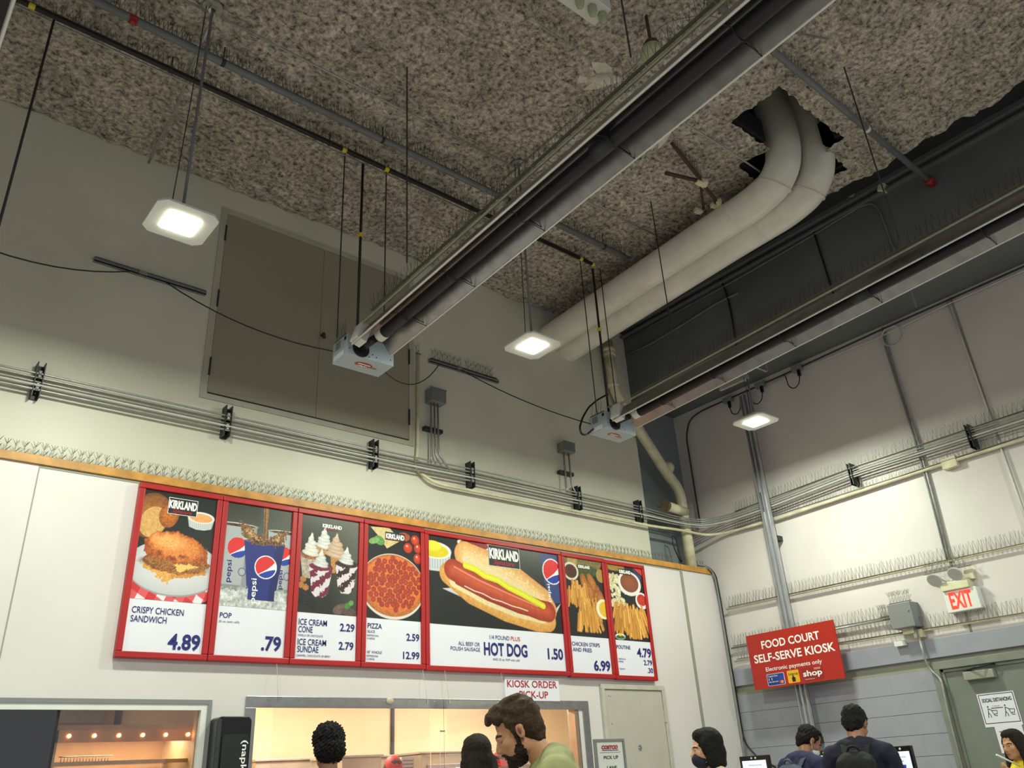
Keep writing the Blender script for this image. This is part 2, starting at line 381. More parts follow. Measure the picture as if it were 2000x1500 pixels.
frame_rect(MB(), -1.26, 2.50, 1.0, CAMH + .682, .03, WL_ - .02, WL_ - .001).obj('window_frame', M['grey_box'], w2)
frame_rect(MB(), -1.2, 2.47, 1.04, CAMH + .655, .045, WL_ - .012, WL_ + .03).obj('sash', M['lamp_body'], w2)
XM = fY(106, 1430, WL_).x
MB().box((XM, WL_ + .02, 1.08), (XM + .02, WL_ + .05, CAMH + .61)).obj('mullion', M['black'], w2)
MB().box((-1.15, WL_ + .012, 1.08), (XM, WL_ + .018, CAMH + .61)).obj('pane', M['glass_dark'], w2)
MB().box((XM, WL_ + .026, 1.08), (2.43, WL_ + .032, CAMH + .61)).obj('pane', M['glass'], w2)
MB().box((-1.15, WL_ + .1, 1.0), (XM + .01, WL_ + .13, 2.06)).obj('pane_backing', mat('dark_green_backing', (84, 92, 84), .4), w2)  # added dark sheet, gives the pane its dark green reflective look

# staff door in the front wall
d1 = thing('door_1', (7.21, WL_, 0), None, None); d1['kind'] = 'structure'
dz = CAMH + .888
frame_rect(MB(), 6.70, 7.73, -.06, dz, .05, WL_ - .03, WL_ - .001).obj('door_frame', mat('door_frame_paint', (186, 184, 174), .5), d1, .003)
MB().box((6.755, WL_ - .016, .01), (7.675, WL_ - .002, dz - .055)).obj('door_leaf', M['door_paint'], d1, .002)
MB().disc((7.215, WL_ - .016, CAMH + .252), .028, (0, -1, 0), 20, .006).disc((7.215, WL_ - .022, CAMH + .252), .014, (0, -1, 0), 16, .01).obj('door_viewer', M['chrome'], d1)
MB().box((7.672, WL_ - .036, CAMH + .50), (7.70, WL_ - .012, CAMH + .62)).obj('hinge', M['door_paint'], d1, .003)
mb = MB()
for u, z in ((6.81, .77), (6.84, .765), (6.82, .49)): mb.disc((u, WL_ - .016, CAMH + z), .006, (0, -1, 0), 8, .004)
mb.obj('rivets', M['chrome'], d1)['kind'] = 'stuff'

# exit door in the right wall
d2 = thing('door_2', (XR, 3.45, 0), None, None); d2['kind'] = 'structure'
mb = MB(); y0, y1, zt = 2.86, 4.07, CAMH + .865
mb.box((XR - .03, y0, zt - .075), (XR + .06, y1, zt)); mb.box((XR - .03, y0, 0), (XR + .06, y0 + .08, zt - .075)); mb.box((XR - .03, y1 - .08, 0), (XR + .06, y1, zt - .075))
mb.box((XR + .0, y0 + .08, zt - .105), (XR + .06, y1 - .08, zt - .075)); mb.box((XR, y1 - .11, 0), (XR + .06, y1 - .08, zt - .075))
mb.obj('door_frame', mat('exit_frame_paint', (128, 132, 124), .5), d2, .004)
MB().box((XR + .02, y0 + .08, .01), (XR + .055, y1 - .11, zt - .105)).obj('door_leaf', M['door_green'], d2)
mb = MB(); mb.box((XR - .05, 3.47, CAMH + .655), (XR + .02, 3.76, CAMH + .735)).obj('door_closer', mat('closer_cover', (150, 153, 142), .4), d2, .006)
MB().tube([(XR - .03, 3.72, CAMH + .745), (XR - .10, 3.60, CAMH + .76), (XR - .02, 3.44, CAMH + .775)], .009).box((XR - .04, 3.68, CAMH + .735), (XR - .005, 3.75, CAMH + .758)).obj('closer_arm', M['black'], d2)

# ================================================================== MENU BOARDS
def acc(name, w, h): return np.zeros((h, w, 3), float)
class Pic:
    def __init__(s, w, h, bg=(24, 25, 28)):
        s.w, s.h = w, h; s.a = np.tile(np.array(bg, float), (h, w, 1)); s.asp = None
        s.u, s.v = np.meshgrid(np.linspace(0, 1, w), np.linspace(0, 1, h)); s.px = 1.0 / w
        s.r = np.random.default_rng(11); s.k = 1.0   # v-unit / u-unit length
    def wob(s, amp, cell, seed=0):     # organic, uneven outlines
        if not hasattr(s, 'u0'): s.u0, s.v0 = s.u, s.v
        s.u = s.u0 + s.noise(cell, seed) * amp; s.v = s.v0 + s.noise(cell, seed + 50) * amp / s.k
    def flat(s): s.u, s.v = s.u0, s.v0
    def noise(s, cell, seed=0):
        return fractal(s.h, s.w, (cell, max(cell / 2, 1.01)), seed) * 2 - 1
    def put(s, al, col, tex=0, cell=4, seed=0):
        col = np.array(col, float) if not isinstance(col, np.ndarray) or col.ndim == 1 else col
        c = col + (s.noise(cell, seed)[..., None] * tex if tex else 0)
        s.a = s.a * (1 - al[..., None]) + c * al[..., None]
    def ell(s, cx, cy, rx, ry, col, rot=0, tex=0, cell=4, seed=0, soft=1.2, shade=None, part=None, k=None):
        kk = s.k; x = s.u - cx; y = (s.v - cy) * kk; R = math.radians(rot); a = x * math.cos(R) + y * math.sin(R); b = -x * math.sin(R) + y * math.cos(R)
        d = np.sqrt((a / rx) ** 2 + (b / (ry * kk)) ** 2); al = np.clip((1 - d) * min(rx, ry * kk) / (soft * s.px) + .5, 0, 1)
        if part is not None: al = al * part
        if shade is not None:
            t = np.clip((1 - d), 0, 1)[..., None] ** .6; col = np.array(shade, float) * (1 - t) + np.array(col, float) * t
        s.put(al, col if isinstance(col, np.ndarray) else np.array(col, float), tex, cell, seed); return al
    def poly(s, pts, col, tex=0, cell=4, seed=0, shade=None):
        n = len(pts); ins = np.zeros_like(s.u, bool); dist = np.full_like(s.u, 9.)
        for i in range(n):
            x1, y1 = pts[i]; x2, y2 = pts[(i + 1) % n]
            c = ((y1 > s.v) != (y2 > s.v)) & (s.u < (x2 - x1) * (s.v - y1) / ((y2 - y1) or 1e-9) + x1); ins ^= c
            ex, ey = x2 - x1, (y2 - y1) * s.k; px, py = s.u - x1, (s.v - y1) * s.k
            t = np.clip((px * ex + py * ey) / (ex * ex + ey * ey + 1e-12), 0, 1); dist = np.minimum(dist, np.hypot(px - t * ex, py - t * ey))
        al = np.clip(np.where(ins, dist, -dist) / s.px + .5, 0, 1); s.put(al, np.array(col, float), tex, cell, seed); return al
    def stroke(s, pts, wd, col, tex=0, cell=3, seed=0, hi=None):
        d = np.full_like(s.u, 9.)
        for (x1, y1), (x2, y2) in zip(pts[:-1], pts[1:]):
            ex, ey = x2 - x1, (y2 - y1) * s.k; px, py = s.u - x1, (s.v - y1) * s.k
            t = np.clip((px * ex + py * ey) / (ex * ex + ey * ey + 1e-12), 0, 1); d = np.minimum(d, np.hypot(px - t * ex, py - t * ey))
        al = np.clip((wd / 2 - d) / s.px + .5, 0, 1); c = np.array(col, float)
        if hi is not None:
            t = np.clip(1 - d / (wd / 2), 0, 1)[..., None]; c = c * (1 - t) + np.array(hi, float) * t
        s.put(al, c, tex, cell, seed); return al
    def ramekin(s, cx, cy, rx, ry, sauce, h=.1, sc=None):
        s.poly([(cx - rx, cy), (cx + rx, cy), (cx + rx * .82, cy + h), (cx + rx * .3, cy + h * 1.2), (cx - rx * .3, cy + h * 1.2), (cx - rx * .82, cy + h)], (196, 200, 206))
        n = 11
        for i in range(n): u = cx - rx * .85 + 1.7 * rx * i / (n - 1); s.stroke([(u, cy + h * .3), (cx + (u - cx) * .86, cy + h * 1.05)], .006, (158, 163, 172))
        s.ell(cx, cy, rx, ry, (228, 229, 232)); s.ell(cx, cy + ry * .08, rx * .84, ry * .78, sauce, tex=10, cell=8)
    def globe(s, cx, cy, r, rim=True):
        if rim: s.ell(cx, cy, r * 1.1, r * 1.1 / s.k, (235, 235, 240))
        x = (s.u - cx) / r; y = (s.v - cy) * s.k / r
        s.ell(cx, cy, r, r / s.k, (240, 240, 244)); ins = (np.hypot(x, y) < 1)
        top = ins & (y < .28 - .62 * x - .35 * np.clip(x, 0, 1) ** 2); bot = ins & (y > .42 - .42 * x + .15 * x * x)
        s.put(top * 1., (214, 40, 44)); s.put((bot & ~top) * 1., (30, 58, 160))

def pic_sandwich(p):
    p.ell(.12, .24, .26, .22, (176, 112, 52), 20, 22, 5, 1, shade=(110, 62, 28)); p.ell(.16, .30, .17, .15, (206, 158, 96), 20, 20, 4, 2)
    p.ell(.36, .22, .13, .12, (196, 112, 44), 10, 34, 3, 3, shade=(140, 74, 28)); p.ramekin(.80, .20, .19, .055, (226, 160, 104), .10)
    ck = ((np.floor((p.u * .9 + p.v * .5) * 9) % 2) + (np.floor((p.v - .4 * p.u) * 12) % 2)) / 2
    g = np.stack([200 + 30 * ck, 40 + 180 * ck ** 2, 50 + 175 * ck ** 2], -1); al = np.clip((p.v - .78 + .02 * p.u) / .004, 0, 1) * np.clip((.93 - p.u * .0 - (p.u - .62) * 2.4 * (p.v - .86) * 9 - p.v * .0) / .03, 0, 1)
    p.put(al, g)
    p.ell(.52, .705, .62, .255, (150, 150, 156)); p.ell(.52, .695, .62, .25, (214, 214, 220), shade=(188, 188, 196))
    p.wob(.035, 9, 5)
    p.poly([(.10, .72), (.45, .93 - .12), (.95, .74), (.94, .69), (.5, .74), (.12, .66)], (206, 138, 58), 26, 3, 4)
    p.poly([(.10, .70), (.46, .86), (.50, .76), (.14, .655)], (220, 158, 76), 30, 3, 8)
    p.poly([(.10, .68), (.12, .61), (.40, .57), (.93, .60), (.98, .65), (.94, .70), (.55, .76), (.3, .73)], (142, 84, 34), 42, 2.2, 5)
    p.poly([(.16, .615), (.40, .665), (.62, .70), (.60, .66)], (238, 182, 120), 14)
    p.poly([(.54, .67), (.60, .735), (.74, .69), (.86, .675), (.7, .655)], (240, 176, 86), 8)
    p.ell(.50, .68, .40, .05, (104, 58, 24), 4, 40, 3, 41, soft=8)
    p.ell(.51, .535, .43, .165, (206, 108, 42), 8, 40, 3.4, 6, shade=(150, 66, 22)); p.ell(.50, .50, .36, .115, (218, 128, 58), 8, 34, 2.6, 17, soft=10); p.ell(.40, .465, .22, .06, (240, 166, 96), 8, 34, 2.6, 7, soft=16)
    for x_, y_ in ((.30, .58), (.62, .59), (.46, .61)): p.ell(x_, y_, .05, .018, (132, 54, 20), 10, 20, 2, soft=6)
    p.wob(.03, 4, 9); p.poly([(.12, .64), (.20, .60), (.5, .655), (.9, .625), (.96, .66), (.9, .70), (.56, .755), (.3, .73)], (150, 92, 40), 56, 2.2, 15); p.poly([(.50, .67), (.58, .74), (.70, .695), (.86, .675), (.7, .655)], (244, 190, 104), 12); p.flat()
def cup(p, cx, top, bot, w0, w1, col, dark, rim=.02):
    p.poly([(cx - w0, top), (cx + w0, top), (cx + w1, bot), (cx - w1, bot)], col); p.poly([(cx + w0 * .55, top), (cx + w0, top), (cx + w1, bot), (cx + w1 * .5, bot)], dark)
    p.ell(cx, top, w0, rim, (226, 226, 222)); p.ell(cx, top + .003, w0 * .92, rim * .75, (70, 46, 30), tex=40, cell=2)
def pic_pop(p):
    g = np.clip(p.v, 0, 1)[..., None]; p.a = np.array((46, 48, 42.)) * (1 - g) + np.array((150, 152, 156.)) * g
    p.a += (p.u[..., None] > .5) * 14 * (1 - g) * p.u[..., None]
    cup(p, .17, .215, .80, .30, .24, (168, 170, 178), (140, 142, 150)); cup(p, .93, .23, .80, .29, .23, (168, 170, 178), (140, 142, 150))
    p.globe(.20, .44, .15, False); p.globe(.91, .47, .14, False)
    p.ell(.29, .67, .055, .04, (58, 70, 130)); p.ell(.29, .67, .045, .033, (168, 170, 178)); p.ell(.97, .67, .05, .04, (58, 70, 130)); p.ell(.97, .67, .04, .033, (168, 170, 178))
    cup(p, .60, .35, .93, .315, .20, (34, 44, 122), (24, 32, 96), .022)
    p.wob(.05, 5, 3)
    p.poly([(.18, .17), (.26, .19), (.36, .22), (.46, .29), (.52, .33), (.56, .28), (.64, .33), (.72, .28), (.82, .23), (.94, .19), (.93, .26), (.88, .35), (.78, .385), (.40, .385), (.28, .32), (.24, .25)], (122, 84, 48), 60, 1.6, 9)
    p.ell(.60, .34, .26, .035, (104, 64, 34), tex=60, cell=1.8, seed=3); p.wob(.06, 4, 13); p.poly([(.3, .24), (.38, .25), (.5, .33), (.7, .34), (.84, .25), (.8, .33), (.6, .37), (.4, .35)], (190, 150, 104), 60, 1.6, 19); p.poly([(.36, .29), (.5, .35), (.74, .34), (.66, .37), (.44, .37)], (74, 40, 22), 40, 1.6, 29); p.flat()
    p.poly([(.545, 0), (.625, 0), (.615, .33), (.575, .33)], (150, 100, 58), 40, 3, 5); p.stroke([(.57, 0), (.585, .32)], .012, (70, 44, 24))
    p.globe(.64, .60, .155)
    n = np.round(p.noise(8, 21) * 3) / 3 * 1.5; n2 = p.noise(3, 22); al = np.clip((p.v - .80 - .03 * n - .06 * np.abs(p.u - .6)) / .01, 0, 1); al *= ~((np.abs(p.u - .6) < .2) & (p.v < .925))
    p.put(al, np.stack([188 + 34 * n + 26 * n2] * 3, -1) + np.array((0, 2, 4)))
def swirl(p, cx, by, ty, w, col, shade, seed):
    n = 6
    for i in range(n):
        t = i / (n - 1); y = by + (ty - by) * t; ww = w * (1 - t) ** .8 + .012
        p.ell(cx + (.01 if i % 2 else -.01), y, ww, (by - ty) / n * .85 + .006, col, 8, 12, 3, seed + i, shade=shade)
    p.poly([(cx - .035, ty + .02), (cx + .035, ty + .02), (cx, ty - .04)], col)
def pic_icecream(p):
    g = np.clip(p.u * .8 + .2 - p.v * .7, 0, 1)[..., None]; p.a = np.array((34, 36, 34.)) * (1 - g) + np.array((104, 106, 96.)) * g
    for cx, w, by, tilt in ((.36, .10, .52, -.03), (.62, .12, .58, -.05)):
        a = p.poly([(cx - w, .32), (cx + w, .32), (cx + tilt + .03, by), (cx + tilt - .03, by)], (196, 140, 78), 10)
        cr = ((np.sin((p.u * 1.2 + p.v * 1.9) * 90) > .75) | (np.sin((p.u * 1.2 - p.v * 1.9) * 90) > .75)) * .55; p.put(a * cr, (142, 92, 44))
    swirl(p, .40, .31, .14, .14, (228, 228, 226), (186, 188, 190), 1); swirl(p, .61, .39, .19, .19, (214, 190, 170), (176, 140, 118), 9)
    p.poly([(.0, .42), (.42, .42), (.36, .66), (.06, .66)], (176, 160, 150), 40, 4, 3); p.ell(.2, .42, .21, .045, (150, 96, 54), tex=50, cell=3); swirl(p, .18, .40, .22, .13, (232, 230, 226), (196, 190, 182), 15)
    n = p.noise(6, 31); 
    for cx, c1, tp in ((.80, (52, 24, 30), .47), (.36, (108, 26, 58), .53)):
        p.wob(.0, 6, 1); a = p.poly([(cx - .20, tp), (cx + .20, tp), (cx + .13, tp + .27), (cx + .05, tp + .31), (cx - .08, tp + .31), (cx - .14, tp + .27)], (216, 206, 214))
        st = np.clip((np.sin((p.v * 1.5 + (p.u - cx) * .9) * 26 + n * 1.8 + 3 * np.abs(p.u - cx)) + .1) * 3, 0, 1); p.put(a * st, c1)
        p.ell(cx, tp, .20, .04, c1, tex=46, cell=3, seed=4); swirl(p, cx, tp - .02, tp - .15, .12, (226, 226, 226), (184, 184, 190), 22)
    for cx, cy in ((.05, .78), (.12, .82), (.17, .86), (.07, .88), (.28, .93), (.22, .90)):
        p.ell(cx, cy, .075, .045, (24, 20, 30), tex=50, cell=1.4, seed=int(cx * 99))
    for cx, cy in ((.07, .66), (.04, .72), (.12, .74)): p.poly([(cx - .05, cy), (cx, cy - .025), (cx + .05, cy), (cx + .05, cy + .03), (cx, cy + .05), (cx - .05, cy + .03)], (176, 112, 60), 16)
    p.ell(.72, .94, .14, .05, (104, 82, 74), -20, 20); p.ell(.88, .97, .13, .05, (86, 66, 60), 15, 20); p.ell(.84, .90, .06, .03, (70, 118, 50), -30, 20); p.ell(.90, .87, .04, .03, (96, 150, 70), 50)
def pic_pizza(p):
    p.poly([(.05, .02), (.40, .0), (.62, .13), (.36, .24), (.18, .10)], (206, 186, 132), 16, 6); p.ell(.22, .16, .10, .05, (92, 146, 78), 20, 26, 3); p.ell(.12, .17, .10, .035, (120, 168, 100), -20, 26, 3)
    p.ell(.68, .08, .12, .05, (160, 70, 50), 0, 20)
    for cx, cy in ((.76, .20), (.90, .10), (.96, .19), (.95, .31)): p.ell(cx, cy, .085, .085 / p.k, (214, 72, 40), tex=14, cell=5, shade=(160, 34, 20)); p.ell(cx - .02, cy - .02, .018, .012, (246, 190, 160))
    p.ell(.48, .645, .60, .355, (214, 210, 204)); p.ell(.48, .635, .585, .335, (206, 132, 66), tex=26, cell=3, shade=(178, 98, 44)); p.ell(.49, .62, .535, .30, (214, 110, 48), tex=40, cell=1.8)
    r = np.random.default_rng(4)
    for i in range(12):
        for j in range(11):
            x = -.02 + j * .098 + (i % 2) * .05 + r.normal() * .01; y = .33 + i * .052 + r.normal() * .006
            if ((x - .49) / .53) ** 2 + ((y - .62) / .295) ** 2 < .92: p.ell(x, y, .043, .043 / p.k, (176 + r.integers(-14, 14), 62 + r.integers(-10, 10), 40), tex=14, cell=2, seed=i * 9 + j, shade=(140, 40, 26))
def pic_hotdog(p):
    g = np.clip((p.u - .3) * 1.6, 0, 1)[..., None] * np.clip(1 - p.v * 1.8, 0, 1)[..., None]; p.a = p.a + g * np.array((60, 60, 52.))
    p.ramekin(.045, .17, .115, .10, (212, 190, 30), .20); p.ell(.03, .12, .06, .06, (236, 214, 60)); p.ramekin(.33, .03, .125, .08, (130, 26, 20), .05)
    p.poly([(.84, .02), (1.0, -.02), (1.0, .62), (.90, .64)], (52, 66, 122), 6)
    x = p.u; p.globe(.945, .23, .075)
    p.poly([(.09, .60), (.28, .55), (.95, .70), (1.0, .62), (.88, .98), (.78, .99)], (198, 198, 206), 5)
    p.stroke([(.14, .42), (.30, .62), (.55, .78), (.80, .87), (.88, .86)], .13, (206, 146, 70), 18, 4, 1, hi=(226, 172, 100))
    p.stroke([(.18, .50), (.40, .66), (.62, .77), (.84, .82)], .075, (226, 206, 160), 16, 2, 2)
    p.stroke([(.20, .50), (.42, .65), (.65, .76), (.80, .80)], .04, (126, 34, 26), 16, 3, 2)
    p.stroke([(.26, .17), (.45, .25), (.65, .40), (.84, .60), (.88, .72)], .155, (214, 150, 84), 12, 4, 4, hi=(236, 198, 140)); p.stroke([(.27, .235), (.47, .36), (.68, .52), (.84, .68)], .06, (226, 202, 158), 14, 2, 5)
    p.stroke([(.17, .37), (.35, .50), (.60, .63), (.82, .735), (.885, .745)], .125, (150, 46, 26), 8, 5, 6, hi=(196, 84, 52)); p.stroke([(.18, .335), (.36, .46), (.6, .59), (.8, .69)], .01, (220, 130, 104))
    p.stroke([(.26, .30), (.33, .33), (.40, .395), (.50, .43), (.58, .50), (.68, .56), (.78, .63), (.85, .68)], .038, (206, 204, 20), 6, 3, 7, hi=(226, 226, 60))
    r = np.random.default_rng(9)
    for i in range(70):
        t = r.random(); a = np.array([.26, .15]) * (1 - t) + np.array([.85, .60]) * t; a += np.array((r.normal() * .02, r.normal() * .022 - .02)) + np.array([.0, -.07 * math.sin(t * PI)]); p.ell(a[0], a[1], .006, .007, (240, 214, 164), r.random() * 90)
    p.stroke([(.25, .545), (.32, .59), (.38, .61), (.45, .66), (.52, .68), (.60, .72), (.66, .735), (.72, .76)], .006, (236, 220, 210))
def fries(p, x0, x1, y0, y1, n, seed, L=.3):
    r = np.random.default_rng(seed)
    for i in range(n):
        t = r.random(); x = x0 + (x1 - x0) * r.random(); y = y0 + (y1 - y0) * r.random() * .6; an = (x - (x0 + x1) / 2) * 1.1 + r.normal() * .12
        l = L * (.6 + .4 * r.random()); c = np.array((206, 142, 56.)) + r.normal() * 16; p.stroke([(x, y), (x + math.sin(an) * l * .8, min(y + l * math.cos(an) * .9, y1 + .03))], .052, c * .8, hi=c * 1.08 + 10)
def pic_strips(p):
    p.ell(.5, .02, .5, .16, (120, 104, 66), 0, 26, 5); p.ell(.5, .15, .4, .08, (60, 76, 40), 0, 40, 2)
    p.ell(.22, .04, .13, .09, (170, 142, 84), tex=20, cell=5); p.ell(.95, .19, .12, .09, (166, 132, 74))
    p.ell(.16, .18, .20, .12, (214, 206, 186)); p.ell(.16, .18, .155, .09, (74, 36, 22), tex=14)
    for cx, cy, rt in ((.50, .32, 70), (.64, .42, 82), (.82, .45, 85), (.70, .30, 60), (.90, .52, 80)): p.ell(cx, cy, .20, .065, (190, 120, 54), rt, 30, 2.2, int(cx * 50), shade=(140, 78, 30))
    fries(p, .02, .55, .30, .60, 40, 3, .24); fries(p, .25, .80, .50, .90, 60, 4, .34)
    p.ell(.95, .63, .20, .13, (232, 222, 196)); p.ell(.98, .63, .155, .10, (222, 178, 44))
def pic_poutine(p):
    p.ell(.2, .02, .3, .06, (150, 120, 60), 0, 20); p.poly([(.72, -.01), (1.0, -.01), (1.0, .10)], (196, 60, 46)); p.poly([(.72, .0), (.98, .12), (.9, .2)], (48, 60, 110))
    r = np.random.default_rng(5)
    for i in range(120):
        x = .02 + r.random() * .45; y = .13 + r.random() * .42
        if x < .5 - (y - .3) * .3: c = np.array((226, 216, 176.)) + r.normal() * 14; p.ell(x, y, .045, .022, c, r.random() * 180, shade=c * .82)
    p.ell(.60, .23, .33, .17, (222, 220, 220)); p.ell(.60, .22, .26, .13, (146, 82, 52), shade=(120, 62, 40)); p.ell(.90, .45, .18, .115, (226, 224, 228)); p.ell(.90, .44, .135, .08, (186, 48, 34), tex=16)
    fries(p, .12, .95, .50, .93, 110, 8, .34); p.ell(.17, .955, .14, .04, (230, 232, 226)); p.ell(.17, .962, .12, .025, (40, 96, 54)); p.ell(.17, .93, .05, .02, (236, 196, 40))

def vcol_material():
    m = bpy.data.materials.new('food_print'); m.use_nodes = True; nt = m.node_tree; b = nt.nodes['Principled BSDF']
    a = nt.nodes.new('ShaderNodeAttribute'); a.attribute_name = 'ink'; nt.links.new(a.outputs['Color'], b.inputs['Base Color']); b.inputs['Roughness'].default_value = .35
    return m
M['print'] = vcol_material()
def print_mesh(name, parent, x0, x1, z0, z1, Y, fn, res=150):
    W = int(res * 1.15); Hh = int(res * (z1 - z0) / (x1 - x0)); p = Pic(W, Hh); p.k = (z1 - z0) / (x1 - x0); fn(p)
    a = np.clip(p.a, 4, 250); L = WL(parent)
    X, Z = np.meshgrid(np.linspace(x0, x1, W) - L.x, np.linspace(z1, z0, Hh) - L.z); co = np.stack([X, np.full_like(X, Y - L.y), Z], -1).reshape(-1, 3)
    idx = np.arange(W * Hh).reshape(Hh, W); q = np.stack([idx[1:, :-1], idx[1:, 1:], idx[:-1, 1:], idx[:-1, :-1]], -1).reshape(-1, 4)
    me = bpy.data.meshes.new(name); me.vertices.add(len(co)); me.vertices.foreach_set('co', co.ravel()); me.loops.add(q.size); me.polygons.add(len(q))
    me.loops.foreach_set('vertex_index', q.ravel()); me.polygons.foreach_set('loop_start', np.arange(len(q)) * 4); me.polygons.foreach_set('loop_total', np.full(len(q), 4)); me.update(calc_edges=True)
    at = me.attributes.new('ink', 'FLOAT_COLOR', 'POINT'); rgba = np.ones((len(co), 4)); rgba[:, :3] = s2l(a.reshape(-1, 3)); at.data.foreach_set('color', rgba.ravel())
    me.materials.append(M['print']); o = bpy.data.objects.new(name, me); C.objects.link(o); o.parent = parent; return o

BY = WL_ - .05
boards = [
 ('sandwich', 1.745, 2.412, .958, 2.278, pic_sandwich, 'tall red framed menu board picturing a crispy chicken sandwich, leftmost in the row', 170,
  [('CRISPY CHICKEN', .05, .71, .775, .040, 'navy', .007), ('SANDWICH', .05, .50, .828, .040, 'navy', .007), ('4.89', .55, .97, .975, .092, 'navy', .03)]),
 ('pop', 2.416, 3.084, .959, 2.277, pic_pop, 'tall red framed menu board picturing three cups of pop standing in ice', 160,
  [('POP', .035, .20, .768, .034, 'navy', .007), ('20 oz. (with refill)', .03, .32, .797, .013, 'navy', 0), ('.79', .66, .95, .955, .090, 'navy', .03)]),
 ('ice', 3.088, 3.746, .958, 2.277, pic_icecream, 'tall red framed menu board picturing ice cream cones and berry sundaes', 150,
  [('ICE CREAM', .04, .50, .776, .042, 'navy', .007), ('CONE', .04, .27, .825, .042, 'navy', .007), ('VANILLA OR CHOCOLATE', .035, .44, .852, .015, 'navy', 0), ('ICE CREAM', .04, .50, .908, .042, 'navy', .007), ('SUNDAE', .04, .38, .955, .042, 'navy', .007), ('CARAMEL, CHOCOLATE OR BERRY', .03, .58, .983, .014, 'navy', 0), ('2.29', .72, .97, .80, .053, 'navy', .022), ('2.79', .71, .96, .925, .053, 'navy', .022)]),
 ('pizza', 3.750, 4.423, .957, 2.274, pic_pizza, 'tall red framed menu board picturing a whole round pepperoni pizza', 150,
  [('PIZZA', .035, .285, .765, .037, 'navy', .01), ('SLICE', .035, .165, .797, .020, 'navy', 0), ('PEPPERONI,', .03, .23, .822, .013, 'navy', 0), ('CHEESE', .03, .165, .843, .013, 'navy', 0), ('18" WHOLE', .035, .29, .94, .020, 'navy', 0), ('PEPPERONI,', .03, .23, .963, .013, 'navy', 0), ('CHEESE', .03, .165, .984, .013, 'navy', 0), ('2.59', .73, .97, .835, .052, 'navy', .02), ('12.99', .67, .97, .965, .052, 'navy', .02)]),
 ('hotdog', 4.427, 6.235, .952, 2.267, pic_hotdog, 'wide red framed menu board picturing a giant hot dog with mustard', 300,
  [('ALL BEEF OR', .193, .344, .84, .030, 'navy', 0), ('POLISH SAUSAGE', .141, .344, .88, .030, 'navy', 0), ('1/4 POUND', .417, .564, .778, .034, 'navy', 0), ('PLUS', .574, .645, .778, .034, 'orange_ink', .006), ('HOT DOG', .372, .696, .90, .098, 'navy', .03), ('AND 20 oz. POP with refill', .433, .633, .94, .018, 'navy', 0), ('1.50', .857, .982, .905, .088, 'navy', .028)]),
 ('strips', 6.239, 6.920, .942, 2.261, pic_strips, 'narrow red framed menu board picturing chicken strips with fries', 120,
  [('CHICKEN STRIPS', .03, .74, .775, .034, 'navy', .006), ('AND FRIES', .04, .52, .823, .034, 'navy', .006), ('6.99', .54, .965, .972, .085, 'navy', .03)]),
 ('poutine', 6.924, 7.606, .936, 2.254, pic_poutine, 'narrow red framed menu board picturing poutine with fries and gravy, rightmost in the row', 120,
  [('POUTINE', .03, .41, .77, .034, 'navy', .006), ('4.79', .58, .985, .83, .080, 'navy', .028), ('FRENCH', .05, .24, .865, .014, 'navy', 0), ('FRIES', .05, .18, .888, .014, 'navy', 0), ('2.79', .74, .98, .90, .045, 'navy', .018), ('GRAVY', .05, .21, .95, .014, 'navy', 0), ('.30', .82, .98, .968, .045, 'navy', .018)]),
]
kirk = {'sandwich': (.34, .72, .045, .10, 1, 1), 'ice': (.35, .69, .05, .078, 0, 1), 'pizza': (.335, .685, .045, .085, 1, 0), 'hotdog': (.44, .67, .025, .115, 1, 1), 'strips': (.36, .67, .055, .082, 0, 0), 'poutine': (.33, .66, .035, .068, 1, 0)}
AX = (1, 0, 0); NY = (0, -1, 0)
